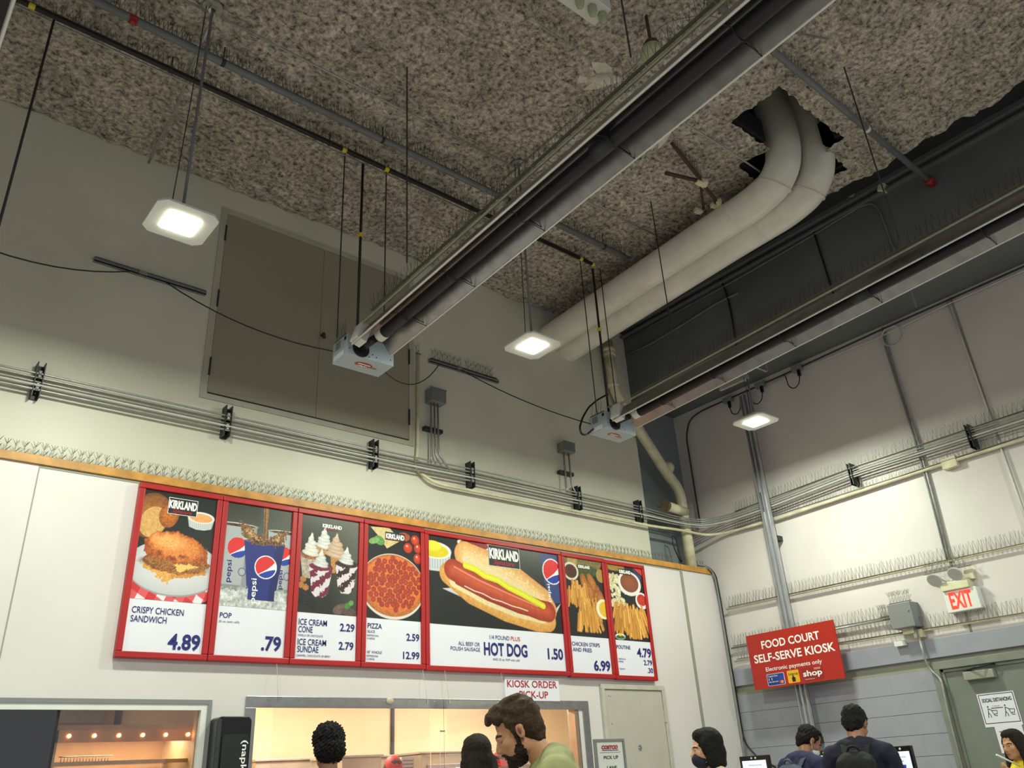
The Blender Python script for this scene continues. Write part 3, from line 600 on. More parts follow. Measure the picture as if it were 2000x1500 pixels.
def menu_board(key, x0, x1, z0, z1, fn, label, res, texts):
    z0 += CAMH; z1 += CAMH; t = .045 if key != 'hotdog' else .045
    th = thing('menu_board', ((x0 + x1) / 2, WL_, z0), label, 'menu board', 'menu boards over the serving windows')
    f = MB(); frame_rect(f, x0, x1, z0, z1, t, BY - .012, WL_ - .002); f.obj('frame', M['red'], th, .006)
    ix0, ix1, iz0, iz1 = x0 + t, x1 - t, z0 + t, z1 - t; iw, ih = ix1 - ix0, iz1 - iz0
    MB().box((ix0, BY + .006, iz0), (ix1, WL_ - .004, iz1)).obj('panel', M['paper'], th)
    print_mesh('food_picture', th, ix0, ix1, iz1 - .692 * ih, iz1, BY + .004, fn, res)
    for s, u0, u1, v, ch, c, bo in texts:
        text_obj(s, 'lettering', M[c], th, (ix0 + u0 * iw, BY + .004, iz1 - v * ih), AX, NY, (u1 - u0) * iw, ch * ih, bo)
    if key in kirk:
        u0, u1, va, vb, box, script = kirk[key]; X0, X1 = ix0 + u0 * iw, ix0 + u1 * iw; Z1, Z0 = iz1 - va * ih, iz1 - vb * ih; hh = Z1 - Z0; ww = X1 - X0
        if box:
            MB().box((X0 - .03 * ww, BY + .0015, Z0 - (.75 if script else .3) * hh), (X1 + .03 * ww, BY + .0035, Z1 + .25 * hh)).obj('emblem_plate', M['black_ink'], th)
            if script: frame_rect(MB(), X0 - .03 * ww, X1 + .03 * ww, Z0 - .75 * hh, Z1 + .25 * hh, .004, BY + .0008, BY + .0014).obj('emblem_outline', M['white_ink'], th)
        text_obj('KIRKLAND', 'lettering', M['white_ink'], th, (X0, BY + .0015, Z0), AX, NY, ww, hh * .95, .05)
        if script: text_obj('Signature', 'lettering', M['red_ink'], th, (X0 + .12 * ww, BY + .0015, Z0 - .55 * hh), AX, NY, ww * .72, hh * .45, .01, shear=.5)
        else: MB().box((X0 + .05 * ww, BY + .0008, Z0 - .2 * hh), (X1 - .05 * ww, BY + .0014, Z0 - .12 * hh)).obj('emblem_line', M['red_ink'], th)
    pw = ih * .692
    def vtext(s, u, v, L_, Hh, c):       # reading upwards
        text_obj(s, 'lettering', M[c], th, (ix0 + u * iw, BY + .004, iz1 - v * pw), (0, 0, 1), NY, L_, Hh, .01, upv=(-1, 0, 0))
    if key == 'pop': vtext('pepsi', .515, .955, .20, .050, 'white_ink'); vtext('pepsi', .13, .78, .18, .045, 'navy'); vtext('pepsi', .90, .80, .16, .04, 'navy')
    if key == 'hotdog': vtext('pepsi', .915, .62, .19, .045, 'white_ink')
    return th
for bd in boards: menu_board(*bd)

# small signs on the front wall
t = thing('notice_sign', (5.73, WL_, CAMH + .70), 'white notice reading kiosk order pick-up above the serving window', 'sign')
MB().box((5.373, WL_ - .022, CAMH + .708), (6.09, WL_ - .001, CAMH + .925)).obj('panel', M['paper'], t)
text_obj('KIOSK ORDER', 'lettering', M['red_ink'], t, (5.40, WL_ - .023, CAMH + .832), AX, NY, .66, .068, .012)
text_obj('PICK-UP', 'lettering', M['red_ink'], t, (5.55, WL_ - .023, CAMH + .733), AX, NY, .38, .068, .012)
# napkin dispenser
t = thing('napkin_dispenser', (2.64, WL_, .72), 'tall black napkin dispenser on the wall between the two serving windows', 'dispenser')
MB().prism(rrect(2.50, 2.765, .78, CAMH + .555, .04), WL_ - .16, WL_ - .001).obj('body', M['black_plastic'], t, .006)
MB().prism(rrect(2.545, 2.75, .85, CAMH + .43, .03), WL_ - .168, WL_ - .159).obj('window_cover', mat('smoked_cover', (34, 38, 36), .12), t)
MB().prism(rrect(2.50, 2.53, .79, CAMH + .54, .012), WL_ - .165, WL_ - .158).obj('side_trim', M['dark'], t)
text_obj('(napkin', 'lettering', M['white_ink'], t, (2.700, WL_ - .170, fY(470, 1446, WL_ - .17).z), (0, 0, -1), NY, .27, .045, .012, upv=(1, 0, 0))

# ================================================================== LAMPS
def canopy_lamp(x, y, z, top, label, stem_pts=None, medallion=True):
    t = thing('canopy_lamp', (x, y, z), label, 'lamp', 'square canopy lamps')
    s = .20; c = .05
    pts = [(-s + c, -s), (s - c, -s), (s, -s + c), (s, s - c), (s - c, s), (-s + c, s), (-s, s - c), (-s, -s + c)]
    def plate(k, z0, z1):
        mb = MB(); n = 8; vs = [(x + px * k, y + py * k, z0) for px, py in pts] + [(x + px * (k if z1 - z0 < .02 else .6), y + py * (k if z1 - z0 < .02 else .6), z1) for px, py in pts]
        return mb.add(vs, [tuple(range(n)), tuple(reversed(range(n, 2 * n)))] + [(i, (i + 1) % n, n + (i + 1) % n, n + i) for i in range(n)])
    plate(1.0, z, z + .015).obj('rim', M['lamp_body'], t); plate(.95, z + .015, z + .07).obj('housing', M['lamp_body'], t)
    MB().prism(rrect(x - .10, x + .10, z - .010, z - .001, .004, 2), y - .10, y + .10).obj('lens', M['lamp_glow'], t, .004)
    MB().disc((x, y, z + .07), .05, (0, 0, 1), 12, .04).obj('junction', M['galv'], t)
    if stem_pts is None: stem_pts = [(x, y, z + .1), (x, y, top)]
    MB().tube(stem_pts, .011, 8).obj('stem', M['greypipe'], t)
    x2 = x - .075; MB().tube([(x2, y, z + .07), (x2 + .02, y, (z + stem_pts[-1][2]) / 2), (x2 + .03, y + .01, stem_pts[-1][2])], .004, 5).obj('safety_cable', M['dark'], t)
    if medallion:
        MB().disc((x, y, top - .03), .075, (0, 0, -1), 24, .012).obj('ceiling_plate', M['galv'], t); MB().disc((x, y, top - .045), .03, (0, 0, -1), 14, .03).obj('hub', M['chrome'], t)
    l = bpy.data.lights.new('lamp_light', 'AREA'); l.shape = 'SQUARE'; l.size = .24; l.energy = LAMP_W; l.color = LAMP_COL
    o = bpy.data.objects.new('lamp_light', l); C.objects.link(o); o.location = (x, y, z - .03)
    return t
LZ = CAMH + 3.46
canopy_lamp(1.27, 4.70, LZ, ZC - .01, 'square white canopy lamp hanging in front of the large taupe hatch, nearest the left edge')
canopy_lamp(4.36, 4.68, LZ, ZC - .01, 'square white canopy lamp hanging between the two long tube heaters, below the duct ends')
canopy_lamp(7.62, 4.62, LZ, CAMH + 4.02, 'square white canopy lamp hanging in front of the grey post on the right wall', medallion=False)
for nm, x, y in (('first', 1.27, .1), ('second', 4.36, .1), ('third', 7.62, .1), ('fourth', -1.8, 4.7), ('fifth', -1.8, -.9)):
    canopy_lamp(x, y, LZ, ZC - .01, 'square canopy lamp of the same kind hanging behind the viewer, %s one' % nm)
# the bracket of the third lamp: cantilevered from the beam face, behind the heater
t = thing('lamp_bracket', (7.62, 4.7, CAMH + 4.02), 'slotted steel channel carrying the lamp beside the grey post, just under the right heater', 'bracket')
MB().box((7.60, 4.60, CAMH + 4.0), (7.64, 5.0, CAMH + 4.045)).obj('channel', M['galv'], t)
MB().tube(bend([(7.62, 4.92, CAMH + 4.04), (7.62, 4.92, CAMH + 4.22), (8.1, 4.92, CAMH + 4.22), (8.1, 4.92, CAMH + 4.68)], .05), .011).tube(bend([(7.62, 4.62, CAMH + 4.04), (7.62, 4.62, CAMH + 4.22), (8.1, 4.62, CAMH + 4.22), (8.1, 4.62, CAMH + 4.68)], .05), .011).obj('rod', M['galv'], t)

# ================================================================== DUCTS
def duct(X, dx, zo, label, yo=0):
    P = [fX(x, y, 6.5) for x, y in ((1062, 668), (1400, 444), (1470, 399), (1512, 362), (1529, 325), (1530, 290), (1521, 250), (1508, 212), (1490, 165))]
    P = [Vector((X, p.y + (yo if i > 1 else 0), p.z + zo)) for i, p in enumerate(P)]; P[0] = Vector((X, 6.75, P[1].z + (P[0].z - P[1].z) * 1.05)); Q = bend(P, .35, 4)
    t = thing('round_duct', (X, 4.9, P[1].z - .18), label, 'duct', 'white round ducts under the ceiling')
    MB().tube(Q, .175, 28, caps=False).obj('duct_pipe', M['duct'], t)
    # raised seams, each a narrow band
    for f in ((P[1] * .45 + P[0] * .55), (P[1] + P[2]) / 2):
        MB().tube([f - Vector((0, .012, -.003)), f + Vector((0, .012, -.003))], .178, 28).obj('joint_band', M['duct'], t)
    a, b_ = P[3], P[4]; dd = (b_ - a).normalized(); mid = a
    MB().tube([mid - dd * .008, mid + dd * .008], .181, 28).obj('joint_band', M['duct'], t)
    return t
duct(6.5, 0, 0, 'white round duct bending up into the ceiling hole, the one farther from the right wall')
duct(6.86, 0, -.03, 'white round duct bending up into the ceiling hole, the one nearer the right wall', -.16)

# ================================================================== SPIKES
def strip_mesh(kind, L, h, sp, wire, seed, mt):
    r = random.Random(seed); mb = MB(); n = int(L / sp)
    for i in range(n):
        x = (i + .5) * sp
        if kind == 'fork':
            for dy in (-.012, .012):
                lean = r.uniform(-.007, .007); k = r.uniform(.92, 1.06) * h; top = Vector((x + lean, dy * 1.6, k * .62))
                mb.tube([(x, dy, 0), top], wire, 3, smooth=False)
                for ddx in (-.022, .004, .022): mb.tube([top, top + Vector((ddx + r.uniform(-.004, .004), dy * .4, k * .38))], wire, 3, smooth=False)
                mb.tube([(x, dy, .01), (x + .032, dy, k * .5)], wire, 3, smooth=False)
        else:
            for dx, dy in ((-.022, -.02), (.0, .018), (.024, -.004)):
                k = r.uniform(.85, 1.1) * h; mb.tube([(x, 0, 0), (x + dx + r.uniform(-.012, .012), dy + r.uniform(-.01, .01), k)], wire, 3, smooth=False)
    me = mb.mesh('spikes', mt); base = MB().box((0, -.012, -.004), (L, .012, .003)).mesh('spike_base', M['spike'])
    return base, me
ORD = 'first second third fourth fifth sixth seventh eighth ninth tenth eleventh twelfth thirteenth fourteenth fifteenth sixteenth seventeenth eighteenth nineteenth twentieth'.split()
_strips = {}
def spikes(a, b, label, group, kind='wire', h=.11, sp=.04, wire=.0014, L=.5, dark=False, tilt=0, gaps=0, roll=0):
    a, b = Vector(a), Vector(b); d = b - a; n = max(1, int(round(d.length / L))); l = d.length / n; key = (kind, round(l, 3), h, sp, wire, dark)
    if key not in _strips: _strips[key] = [strip_mesh(kind, l * .985, h, sp, wire, s, M['spike_dark' if dark else 'spike']) for s in range(3)]
    dn = d.normalized(); yv = Vector((0, 0, 1)).cross(dn).normalized(); zv = dn.cross(yv)
    R = Matrix((dn, yv, zv)).transposed().to_4x4()
    if roll: R = R @ Matrix.Rotation(math.radians(roll), 4, 'X')
    for i in range(n):
        if gaps and random.random() < gaps: continue
        lab = label.format(ORD[i]) if n > 1 else label
        base, me = _strips[key][i % 3]; o = bpy.data.objects.new('bird_spike_strip', base); C.objects.link(o)
        o.matrix_world = Matrix.Translation(a + dn * l * i + zv * .006) @ R; setp(o, lab, 'bird spikes', group)
        s = bpy.data.objects.new('spikes', me); C.objects.link(s); s.parent = o; s['kind'] = 'stuff'
ZT = ZL + .068
spikes((-.3, WL_ + .05, ZT + .002), (8.3, WL_ + .05, ZT + .002), 'forked bird spike strip on the wooden ledge above the menu boards, {} from the left', 'bird spikes along the wooden ledge', 'fork', .105, .062, .0021)
spikes((8.62, WL_ + .05, ZT + .002), (8.98, WL_ + .05, ZT + .002), 'short forked bird spike strip on the ledge end, right of the drain pipe', 'bird spikes on the ledge end', 'fork', .10, .062, .0016)

# ================================================================== TUBE HEATERS
def heater(dx, label, ny=-3.0, sideL=True, dz=0, cable_ys=(5.46, 4.28, 2.0, -.4)):
    zb = CAMH + 3.29 + dz; g = .043
    def hz(y, z): return z + (5.3 - y) * g
    t = thing('tube_heater', (3.14 + dx, 5.5, zb), label, 'heater', 'long ceiling tube heaters')
    x0, x1 = 2.917 + dx, 3.372 + dx
    MB().box((x0, 5.40, zb), (x1, 5.655, zb + .19)).obj('burner_box', M['heater_box'], t, .004)
    MB().disc((3.045 + dx, 5.40, zb + .072), .078, (0, -1, 0), 24, .012).obj('flange', M['black'], t)
    MB().tube([(3.045 + dx, 5.39, zb + .075), (3.06 + dx, 5.2, zb + .085)], .034, 14).obj('burner_tube', M['black'], t)
    za, zn = zb + .085, hz(ny, zb + .085)
    MB().tube([(3.075 + dx, 5.14, zb + .085), (3.075 + dx, 5.06, za + .003)], .053, 24).obj('end_collar', M['lamp_body'], t)
    MB().tube([(3.075 + dx, 5.10, za), (3.075 + dx, ny, zn)], .050, 24).obj('radiant_tube', M['tube'], t)
    for yy in (2.52, -.5): MB().tube([(3.075 + dx, yy + .08, hz(yy + .08, za)), (3.075 + dx, yy - .08, hz(yy - .08, za))], .056, 24).obj('coupling', M['dark'], t)
    # reflector: folded sheet
    prof = [(-.165, .030), (-.155, .030), (-.085, .160), (.105, .160), (.195, .035), (.205, .035)]; T = .0025
    out = [(-.165, .026), (-.172, .034), (-.093, .170), (.112, .170), (.207, .042), (.205, .030)]
    mb = MB(); vs = []
    for yy in (5.30, ny):
        for px, pz in prof + out[::-1]: vs.append((3.075 + dx + px, yy, hz(yy, zb + pz)))
    n = 12; fs = [(i, (i + 1) % n, n + (i + 1) % n, n + i) for i in range(n)]; fs += [(0, 1, 10, 11), (1, 2, 9, 10), (2, 3, 8, 9), (3, 4, 7, 8), (4, 5, 6, 7)]; fs += [tuple(n + k for k in reversed(f)) for f in fs[-5:]]
    mb.add(vs, fs).obj('reflector', M['reflector'], t)
    for px, pz in ((-.170, .030), (.206, .036)):
        MB().tube([(3.075 + dx + px, 5.30, zb + pz), (3.075 + dx + px, ny, hz(ny, zb + pz))], .008, 6).obj('reflector_lip', M['lamp_body'], t)
    MB().tube([(3.0 + dx, 5.42, zb + .26), (2.93 + dx, 5.1, zb + .185), (2.915 + dx, ny, hz(ny, zb + .168))], .012, 8).obj('conduit', mat('pale_conduit', (166, 168, 148), .4, metal=.3), t)
    MB().obox((2.965 + dx, 5.26, zb + .125), (.10, .12, .17), Matrix.Rotation(.32, 3, 'Y')).obj('end_bracket', M['lamp_body'], t, .004)
    for yy in (4.75, 4.1, 3.3, 2.45, 1.5):
        z = zb; c = 3.075 + dx
        MB().tube([(c - .17, yy, hz(yy, z + .03)), (c - .06, yy, hz(yy, z + .075)), (c - .05, yy, hz(yy, z + .03)), (c, yy, hz(yy, z + .02)), (c + .06, yy, hz(yy, z + .05)), (c + .2, yy, hz(yy, z + .035)), (c + .205, yy, hz(yy, z + .05)), (c + .08, yy + .03, hz(yy, z + .10))], .0035, 5).obj('wire_hanger', M['black'], t)
    # suspension: gas drop, rods and cables up to the ceiling
    MB().tube([(3.04 + dx, 5.46, zb + .19), (3.04 + dx, 5.45, CAMH + 5.40)], .013, 8).obj('gas_drop', M['black'], t)
    for cx, cy, zt in ((2.85, 5.46, 5.48), (3.58 if dx < -1 else 3.30 if dx < 1 else 3.17, 5.45, 5.45), (2.78, 4.28, 5.52), (2.78, 2.0, 5.52)):
        MB().tube([(cx + dx - (.0), cy, hz(min(cy, 5.3), zb + (.17 if cy > 5.4 else .17)) - (.02 if cx == 2.85 else 0)), (cx + dx, cy, CAMH + zt)], .010 if cx > 3.5 else .006, 6).obj('suspension_cable', M['dark'], t)
    MB().box((3.025 + dx, 5.435, CAMH + 4.55), (3.055 + dx, 5.475, CAMH + 4.59)).obj('tape_tag', M['yellow'], t)
    # sticker on the underside: red oval with pale rays
    cx, cy = 3.145 + dx, 5.52
    MB().disc((cx, cy, zb), .085, (0, 0, -1), 24, .0015, ry=.045, udir=(1, 0, 0)).obj('emblem', M['red'], t)
    mb = MB()
    for i in range(-4, 5):
        a = i * .33; mb.add([(cx - .006, cy + .005, zb - .0025), (cx + .006, cy + .005, zb - .0025), (cx + .082 * math.sin(a) + .007, cy + .040 * math.cos(a), zb - .0025), (cx + .082 * math.sin(a) - .007, cy + .040 * math.cos(a), zb - .0025)], [(0, 1, 2, 3)])
    mb.box((cx - .06, cy - .018, zb - .0028), (cx + .06, cy - .004, zb - .002)).obj('emblem_rays', M['white_ink'], t)['kind'] = 'stuff'
    MB().disc((cx + .105, cy + .012, zb), .032, (0, 0, -1), 16, .001, ry=.016, udir=(1, 0, 0)).obj('inspection_label', M['grey_box'], t)
    MB().box((x0 - .001, 5.46, zb + .012), (x0 + .001, 5.63, zb + .058)).obj('side_label', M['paper'], t); MB().box((x0 - .001, 5.52, zb + .10), (x0 + .001, 5.60, zb + .175)).obj('side_label', M['grey_box'], t)
    MB().box((x0 - .0015, 5.42, zb + .14), (x0 + .001, 5.455, zb + .175)).obj('warning_label', M['black_ink'], t)
    mb = MB()
    for u, v in ((2.94, .05), (3.13, .02), (3.16, .05), (3.2, .035), (3.34, .05), (3.345, .15)): mb.disc((u + dx, 5.40, zb + v), .005, (0, -1, 0), 8, .003)
    mb.obj('screws', M['black'], t)['kind'] = 'stuff'
    return t
h1 = heater(0, 'long tube heater running above the menu boards, with its burner box before the taupe hatch')
h2 = heater(3.10, 'long tube heater nearest the right wall, with a looped black hose at its burner box', dz=.03)
heater(-3.24, 'long tube heater at the far left, only its bright reflector edge showing')
for i, (dx, nm) in enumerate(((0, 'heater over the menu boards'), (3.10, 'heater nearest the right wall'))):
    zb = CAMH + 3.29 + (.03 if i else 0)
    spikes((2.905 + dx, 5.0, zb + .20), (2.905 + dx, -.5, zb + .20 + 5.5 * .043), 'thin bird spike strip on the %s, {} from its burner box' % nm, 'bird spikes on the ' + nm, 'wire', .13, .05, .0012, dark=True)
    spikes((2.93 + dx, 5.63, zb + .192), (2.93 + dx, 5.42, zb + .192), 'small bird spike strip on the burner box of the %s' % nm, 'bird spikes on the box of the ' + nm, 'wire', .14, .045, .0012, dark=True)
# hose loop of heater 2
zb = CAMH + 3.32
hp = [fY(x, y, 5.58) for x, y in ((1187, 770), (1168, 780), (1150, 795), (1138, 815), (1132, 835), (1135, 848), (1145, 850))] + [Vector((6.02, 5.6, zb + .05))]
setp(MB().tube(bend(hp, .05), .011, 8).obj('gas_hose', M['black_plastic']), 'black flexible hose looping at the left of the right heater burner box', 'hose')

# ================================================================== CEILING PIPES
GY = 5.38; GZ = CAMH + 5.40
t = thing('gas_pipe', (3, GY, GZ), 'thin black gas pipe under the ceiling nearest the menu wall, with yellow tape marks', 'pipe')
MB().tube([(-2.5, GY, GZ), (6.10, GY, GZ)], .021, 10).obj('pipe', M['black'], t)
for u in (.18, 2.80, 3.26, 5.88, 6.08): MB().tube([(u - .022, GY, GZ), (u + .022, GY, GZ)], .024, 10).obj('tape_mark', M['yellow'], t)
mb = MB()
for u in (1.2, 2.65, 4.6): MB().tube([(u, GY, GZ), (u, GY, ZC)], .005, 5).tube([(u - .012, GY, GZ), (u + .012, GY, GZ)], .026, 10).obj('pipe_clip', M['dark'], t)
t2 = MB().tube([(-2.5, GY + .07, GZ + .01), (5.1, GY + .07, GZ + .01)], .008, 6).obj('conduit', M['galv']); setp(t2, 'thin silver conduit running right along the black gas pipe', 'conduit')
SY = 5.03; SZ = CAMH + 5.37
t = thing('sprinkler_pipe', (3, SY, SZ), 'thick grey sprinkler pipe crossing the ceiling above the menu wall with spikes on it', 'pipe')
MB().tube([(-1.5, SY, SZ), (6.30, SY, SZ)], .030, 12).obj('pipe', M['greypipe'], t)
MB().tube([(.80, SY, SZ - .01), (.80, SY - .02, SZ - .06)], [.034, .016], 10).tube([(.77, SY, SZ), (.83, SY, SZ)], .038, 12).obj('red_coupling', mat('red_coupling', (150, 40, 32), .5), t)
for u in (1.5, 3.0, 4.5, 5.9): MB().tube([(u, SY, SZ), (u, SY, ZC)], .006, 5).tube([(u - .014, SY, SZ), (u + .014, SY, SZ)], .034, 12).obj('pipe_hanger', M['dark'], t)
spikes((-.2, SY + .0, SZ + .03), (6.25, SY, SZ + .03), 'dark bird spike strip on the thick grey sprinkler pipe, {} from the left', 'bird spikes on the far sprinkler pipe', 'wire', .12, .035, .0016, dark=True)
spikes((-.2, GY, GZ + .022), (6.0, GY, GZ + .022), 'dark bird spike strip on the black gas pipe, {} from the left', 'bird spikes on the gas pipe', 'wire', .12, .04, .0014, dark=True)
BYp = 2.23; BZ = CAMH + 5.40
t = thing('sprinkler_branch', (6, BYp, BZ), 'grey sprinkler branch pipe ending in a red elbow at the dark beam', 'pipe')
MB().tube([(4.0, BYp, BZ), (7.90, BYp, BZ)], .030, 12).obj('pipe', M['greypipe'], t); MB().tube([(7.86, BYp, BZ), (7.92, BYp, BZ), (7.97, BYp + .0, BZ - .02)], .045, 12).obj('red_elbow', mat('red_elbow', (140, 30, 30), .5), t)
MB().tube([(6.62, BYp, BZ), (6.66, BYp, BZ)], .033, 12).obj('pipe_joint', M['lamp_body'], t)
spikes((4.4, BYp, BZ + .03), (7.3, BYp, BZ + .03), 'bird spike strip on the branch pipe ending at the dark beam, {} from the heater', 'bird spikes on the sprinkler branch', 'wire', .13, .05, .0016)
# lamp conduits under the ceiling
CZ = CAMH + 5.455
def conduit(name, pts, r, label, m='galv', cat='conduit', group=None, clips=(), bnd=.08, n=8):
    o = MB().tube(bend(pts, bnd) if len(pts) > 2 else pts, r, n).obj(name, M[m]); return setp(o, label, cat, group)
conduit('conduit', [(1.33, 4.69, CZ), (4.30, 4.67, CZ)], .010, 'thin ceiling conduit running between the plates of the two hanging lamps')
conduit('conduit', [(4.42, 4.66, CZ), (6.6, 4.60, CZ)], .010, 'thin ceiling conduit running from the second lamp plate behind the ducts')
conduit('conduit', [(-1.5, 4.70, CZ), (1.24, 4.70, CZ)], .010, 'thin ceiling conduit leaving the first lamp plate at the top left')
conduit('conduit', [(4.32, 4.9, CZ), (4.31, 3.25, CZ), (4.32, 3.05, CZ)] + [fZ(x, y, CZ) for x, y in ((1275, 70), (1300, 45), (1370, 30))] + [(5.4, 1.9, CZ)], .010, 'conduit crossing the ceiling away from the second lamp plate, seen above the heater')
conduit('conduit', [fZ(x, y, CZ) for x, y in ((1192, 148), (1180, 140), (1120, 92), (1060, 54), (1046, 38), (1038, 20), (1024, 0))] + [(2.6, 3.2, CZ)], .008, 'bent silver conduit running past the emergency light box to the conduit crossing', bnd=.05)
conduit('conduit', [fZ(x, y, CZ) for x, y in ((1046, 32), (1050, 20), (1068, 2))] + [(3.2, 2.9, CZ)], .008, 'short conduit forking off towards the emergency light box')
conduit('conduit', [fZ(x, y, CZ) for x, y in ((1318, 230), (1345, 246), (1372, 262), (1420, 292), (1450, 312), (1484, 335))], .010, 'sagging double conduit between the heater and the white ducts', bnd=.2)
P0 = fZ(420, 26, CZ); conduit('conduit', [P0, fZ(373, 133, CZ - .01), fZ(340, 222, CZ - .03), fZ(310, 275, CZ - .04), fY(290, 318, 6.62)], .012, 'conduit slanting from the first lamp plate down to the wall above the lamp', bnd=.15)
# rusty sprinkler arm near the ducts
t = thing('rusty_sprinkler', fZ(1370, 355, CAMH + 5.40), 'rusty jointed sprinkler arm with clamps just left of the white ducts', 'pipe')
rp = lambda pts, z=5.38: [fZ(x, y, CAMH + z) for x, y in pts]
M['rust'] = mat('rusty_pipe', (74, 56, 48), .7, var=.3, scale=20)
MB().tube(rp(((1312, 280), (1368, 352))), .017, 8).obj('arm_pipe', M['rust'], t); MB().tube(rp(((1300, 338), (1368, 354))), .020, 8).obj('arm_pipe', M['rust'], t)
MB().tube(rp(((1368, 354), (1396, 388), (1402, 402))), .020, 8).obj('arm_pipe', M['rust'], t); MB().tube(rp(((1368, 356), (1374, 408))), .014, 8).obj('arm_pipe', M['rust'], t)
for x, y in ((1366, 356), (1376, 358), (1396, 402), (1364, 412), (1404, 396)):
    p = fZ(x, y, CAMH + 5.37); MB().obox(p, (.06, .09, .05), Matrix.Rotation(x * .1, 3, 'Z')).obj('clamp', M['pvc'], t, .01)
spikes(rp(((1316, 286),))[0] + Vector((0, 0, .02)), rp(((1372, 352),))[0] + Vector((0, 0, .02)), 'dark bird spike strip on the rusty sprinkler arm by the ducts', 'bird spikes on the rusty arm', 'wire', .12, .035, .0014, dark=True)
# small sprinkler heads and hanger drops
for x, y, lab in ((1335, 30, 'near the emergency light box'), (1252, 40, 'above the globe fixture')): pass
# white emergency light box at the top
t = thing('emergency_light', (3.35, 2.85, CAMH + 5.32), 'white emergency light box with glass domes at the top edge of the view', 'light fixture')
MB().box((2.86, 2.74, CAMH + 5.34), (3.66, 2.93, CAMH + 5.45)).obj('housing', M['lamp_body'], t, .006)
for px, py in ((1133, 10), (1158, 26), (1178, 40)):
    p = fZ(px, py, CAMH + 5.27); MB().tube([(p.x, p.y, CAMH + 5.345), (p.x, p.y, CAMH + 5.30), (p.x, p.y, CAMH + 5.255), (p.x, p.y, CAMH + 5.235)], [.035, .037, .028, .008], 16).obj('lamp_dome', M['globe'], t)
# globe fixture
t = thing('globe_fixture', (4.25, 2.80, CAMH + 5.05), 'pale green globe fixture with a dark cap hanging beside the long heater', 'light fixture')
gp = fZ(1275, 104, CAMH + 5.1)
MB().ball(gp, .10, 20, 14, (1, 1, .9)).obj('globe', M['globe'], t); MB().tube([gp + Vector((0, 0, .05)), gp + Vector((0, 0, .12))], [.085, .05], 18).obj('cap', M['rust'], t)
MB().tube([gp + Vector((0, 0, .12)), Vector((gp.x, gp.y, ZC))], .014, 8).obj('stem', M['rust'], t); MB().tube(bend([gp + Vector((.02, 0, .15)), gp + Vector((.10, .05, .22)), gp + Vector((.04, .0, .38))], .08), .004, 5).obj('cord', M['cable_white'], t)
# overhead birds
def bird(c, heading, pitch, label, s=1.0):
    t = thing('bird', c, label, 'bird', None); R = Matrix.Rotation(heading, 3, 'Z') @ Matrix.Rotation(-pitch, 3, 'Y'); c = Vector(c)
    P = [(-.17, .004, .012), (-.12, 0, .03), (-.05, 0, .05), (.03, 0, .058), (.09, 0, .045), (.12, 0, .03), (.145, .0, .029), (.17, .0, .018), (.185, 0, .006)]
    MB().tube([c + R @ Vector((a * s, 0, b * .3 * s)) for a, b, r in P], [r * s for a, b, r in P], 14).obj('body', M['feather'], t)
    for sg in (-1, 1):
        pts = [(.08, .03), (.05, .11), (-.02, .16), (-.16, .17), (-.13, .11), (-.09, .06), (-.06, .03)]
        vs = [c + R @ Vector((a * s, sg * b * s, (.03 + .10 * b) * s)) for a, b in pts] + [c + R @ Vector((a * s, sg * b * s, (.022 + .10 * b) * s)) for a, b in pts]; n = len(pts)
        MB().add(vs, [tuple(range(n)), tuple(reversed(range(n, 2 * n)))] + [(k, n + k, n + (k + 1) % n, (k + 1) % n) for k in range(n)]).obj('wing', M['feather'], t)
    pts = [(-.14, .015), (-.25, .05), (-.26, 0), (-.25, -.05), (-.14, -.015)]; n = 5
    vs = [c + R @ Vector((a * s, b * s, .006)) for a, b in pts] + [c + R @ Vector((a * s, b * s, -.002)) for a, b in pts]
    MB().add(vs, [tuple(range(n)), tuple(reversed(range(n, 2 * n)))] + [(k, n + k, n + (k + 1) % n, (k + 1) % n) for k in range(n)]).obj('tail', M['feather'], t)
    MB().tube([c + R @ Vector((.183 * s, 0, 0)), c + R @ Vector((.205 * s, 0, -.004))], [.005, .001], 6).obj('beak', M['black'], t)
bird(fZ(1180, 155, CAMH + 5.0), -.55, .1, 'pale bird flying under the ceiling left of the long heater', .85)
bird(fZ(1297, 266, CAMH + 4.6), -1.2, .5, 'pale bird flying under the ceiling right of the long heater', .55)

# ================================================================== FRONT WALL FITTINGS
# hatch: twin leaves
t = thing('wall_hatch', (3.29, WU, CAMH + 3.24), 'large taupe double hatch high on the front wall behind the left heater', 'hatch')
hz0, hz1 = CAMH + 3.235, CAMH + 5.25
frame_rect(MB(), 2.17, 4.42, hz0 - .04, hz1 + .03, .06, WU - .012, WU - .001).obj('frame', mat('hatch_frame', (178, 174, 160), .5), t)
for a, b_ in ((2.235, 3.287), (3.293, 4.355)): MB().box((a, WU - .008, hz0 + .024), (b_, WU - .001, hz1 - .035)).obj('leaf', M['panel_taupe'], t)
MB().box((2.235, WU - .016, hz0 + .012), (4.355, WU - .004, hz0 + .024)).obj('sill_strip', M['black'], t)
for zz in (.28, 1.0, 1.75):
    MB().box((2.222, WU - .02, hz0 + zz - .09), (2.238, WU - .008, hz0 + zz + .09)).obj('hinge', M['dark'], t); MB().box((4.352, WU - .02, hz0 + zz - .09), (4.368, WU - .008, hz0 + zz + .09)).obj('hinge', M['dark'], t)
p = fY(628, 656, WU); MB().tube([p, p - Vector((0, .05, 0)), p - Vector((.0, .06, .05))], .018, 8).obj('latch', M['dark'], t)
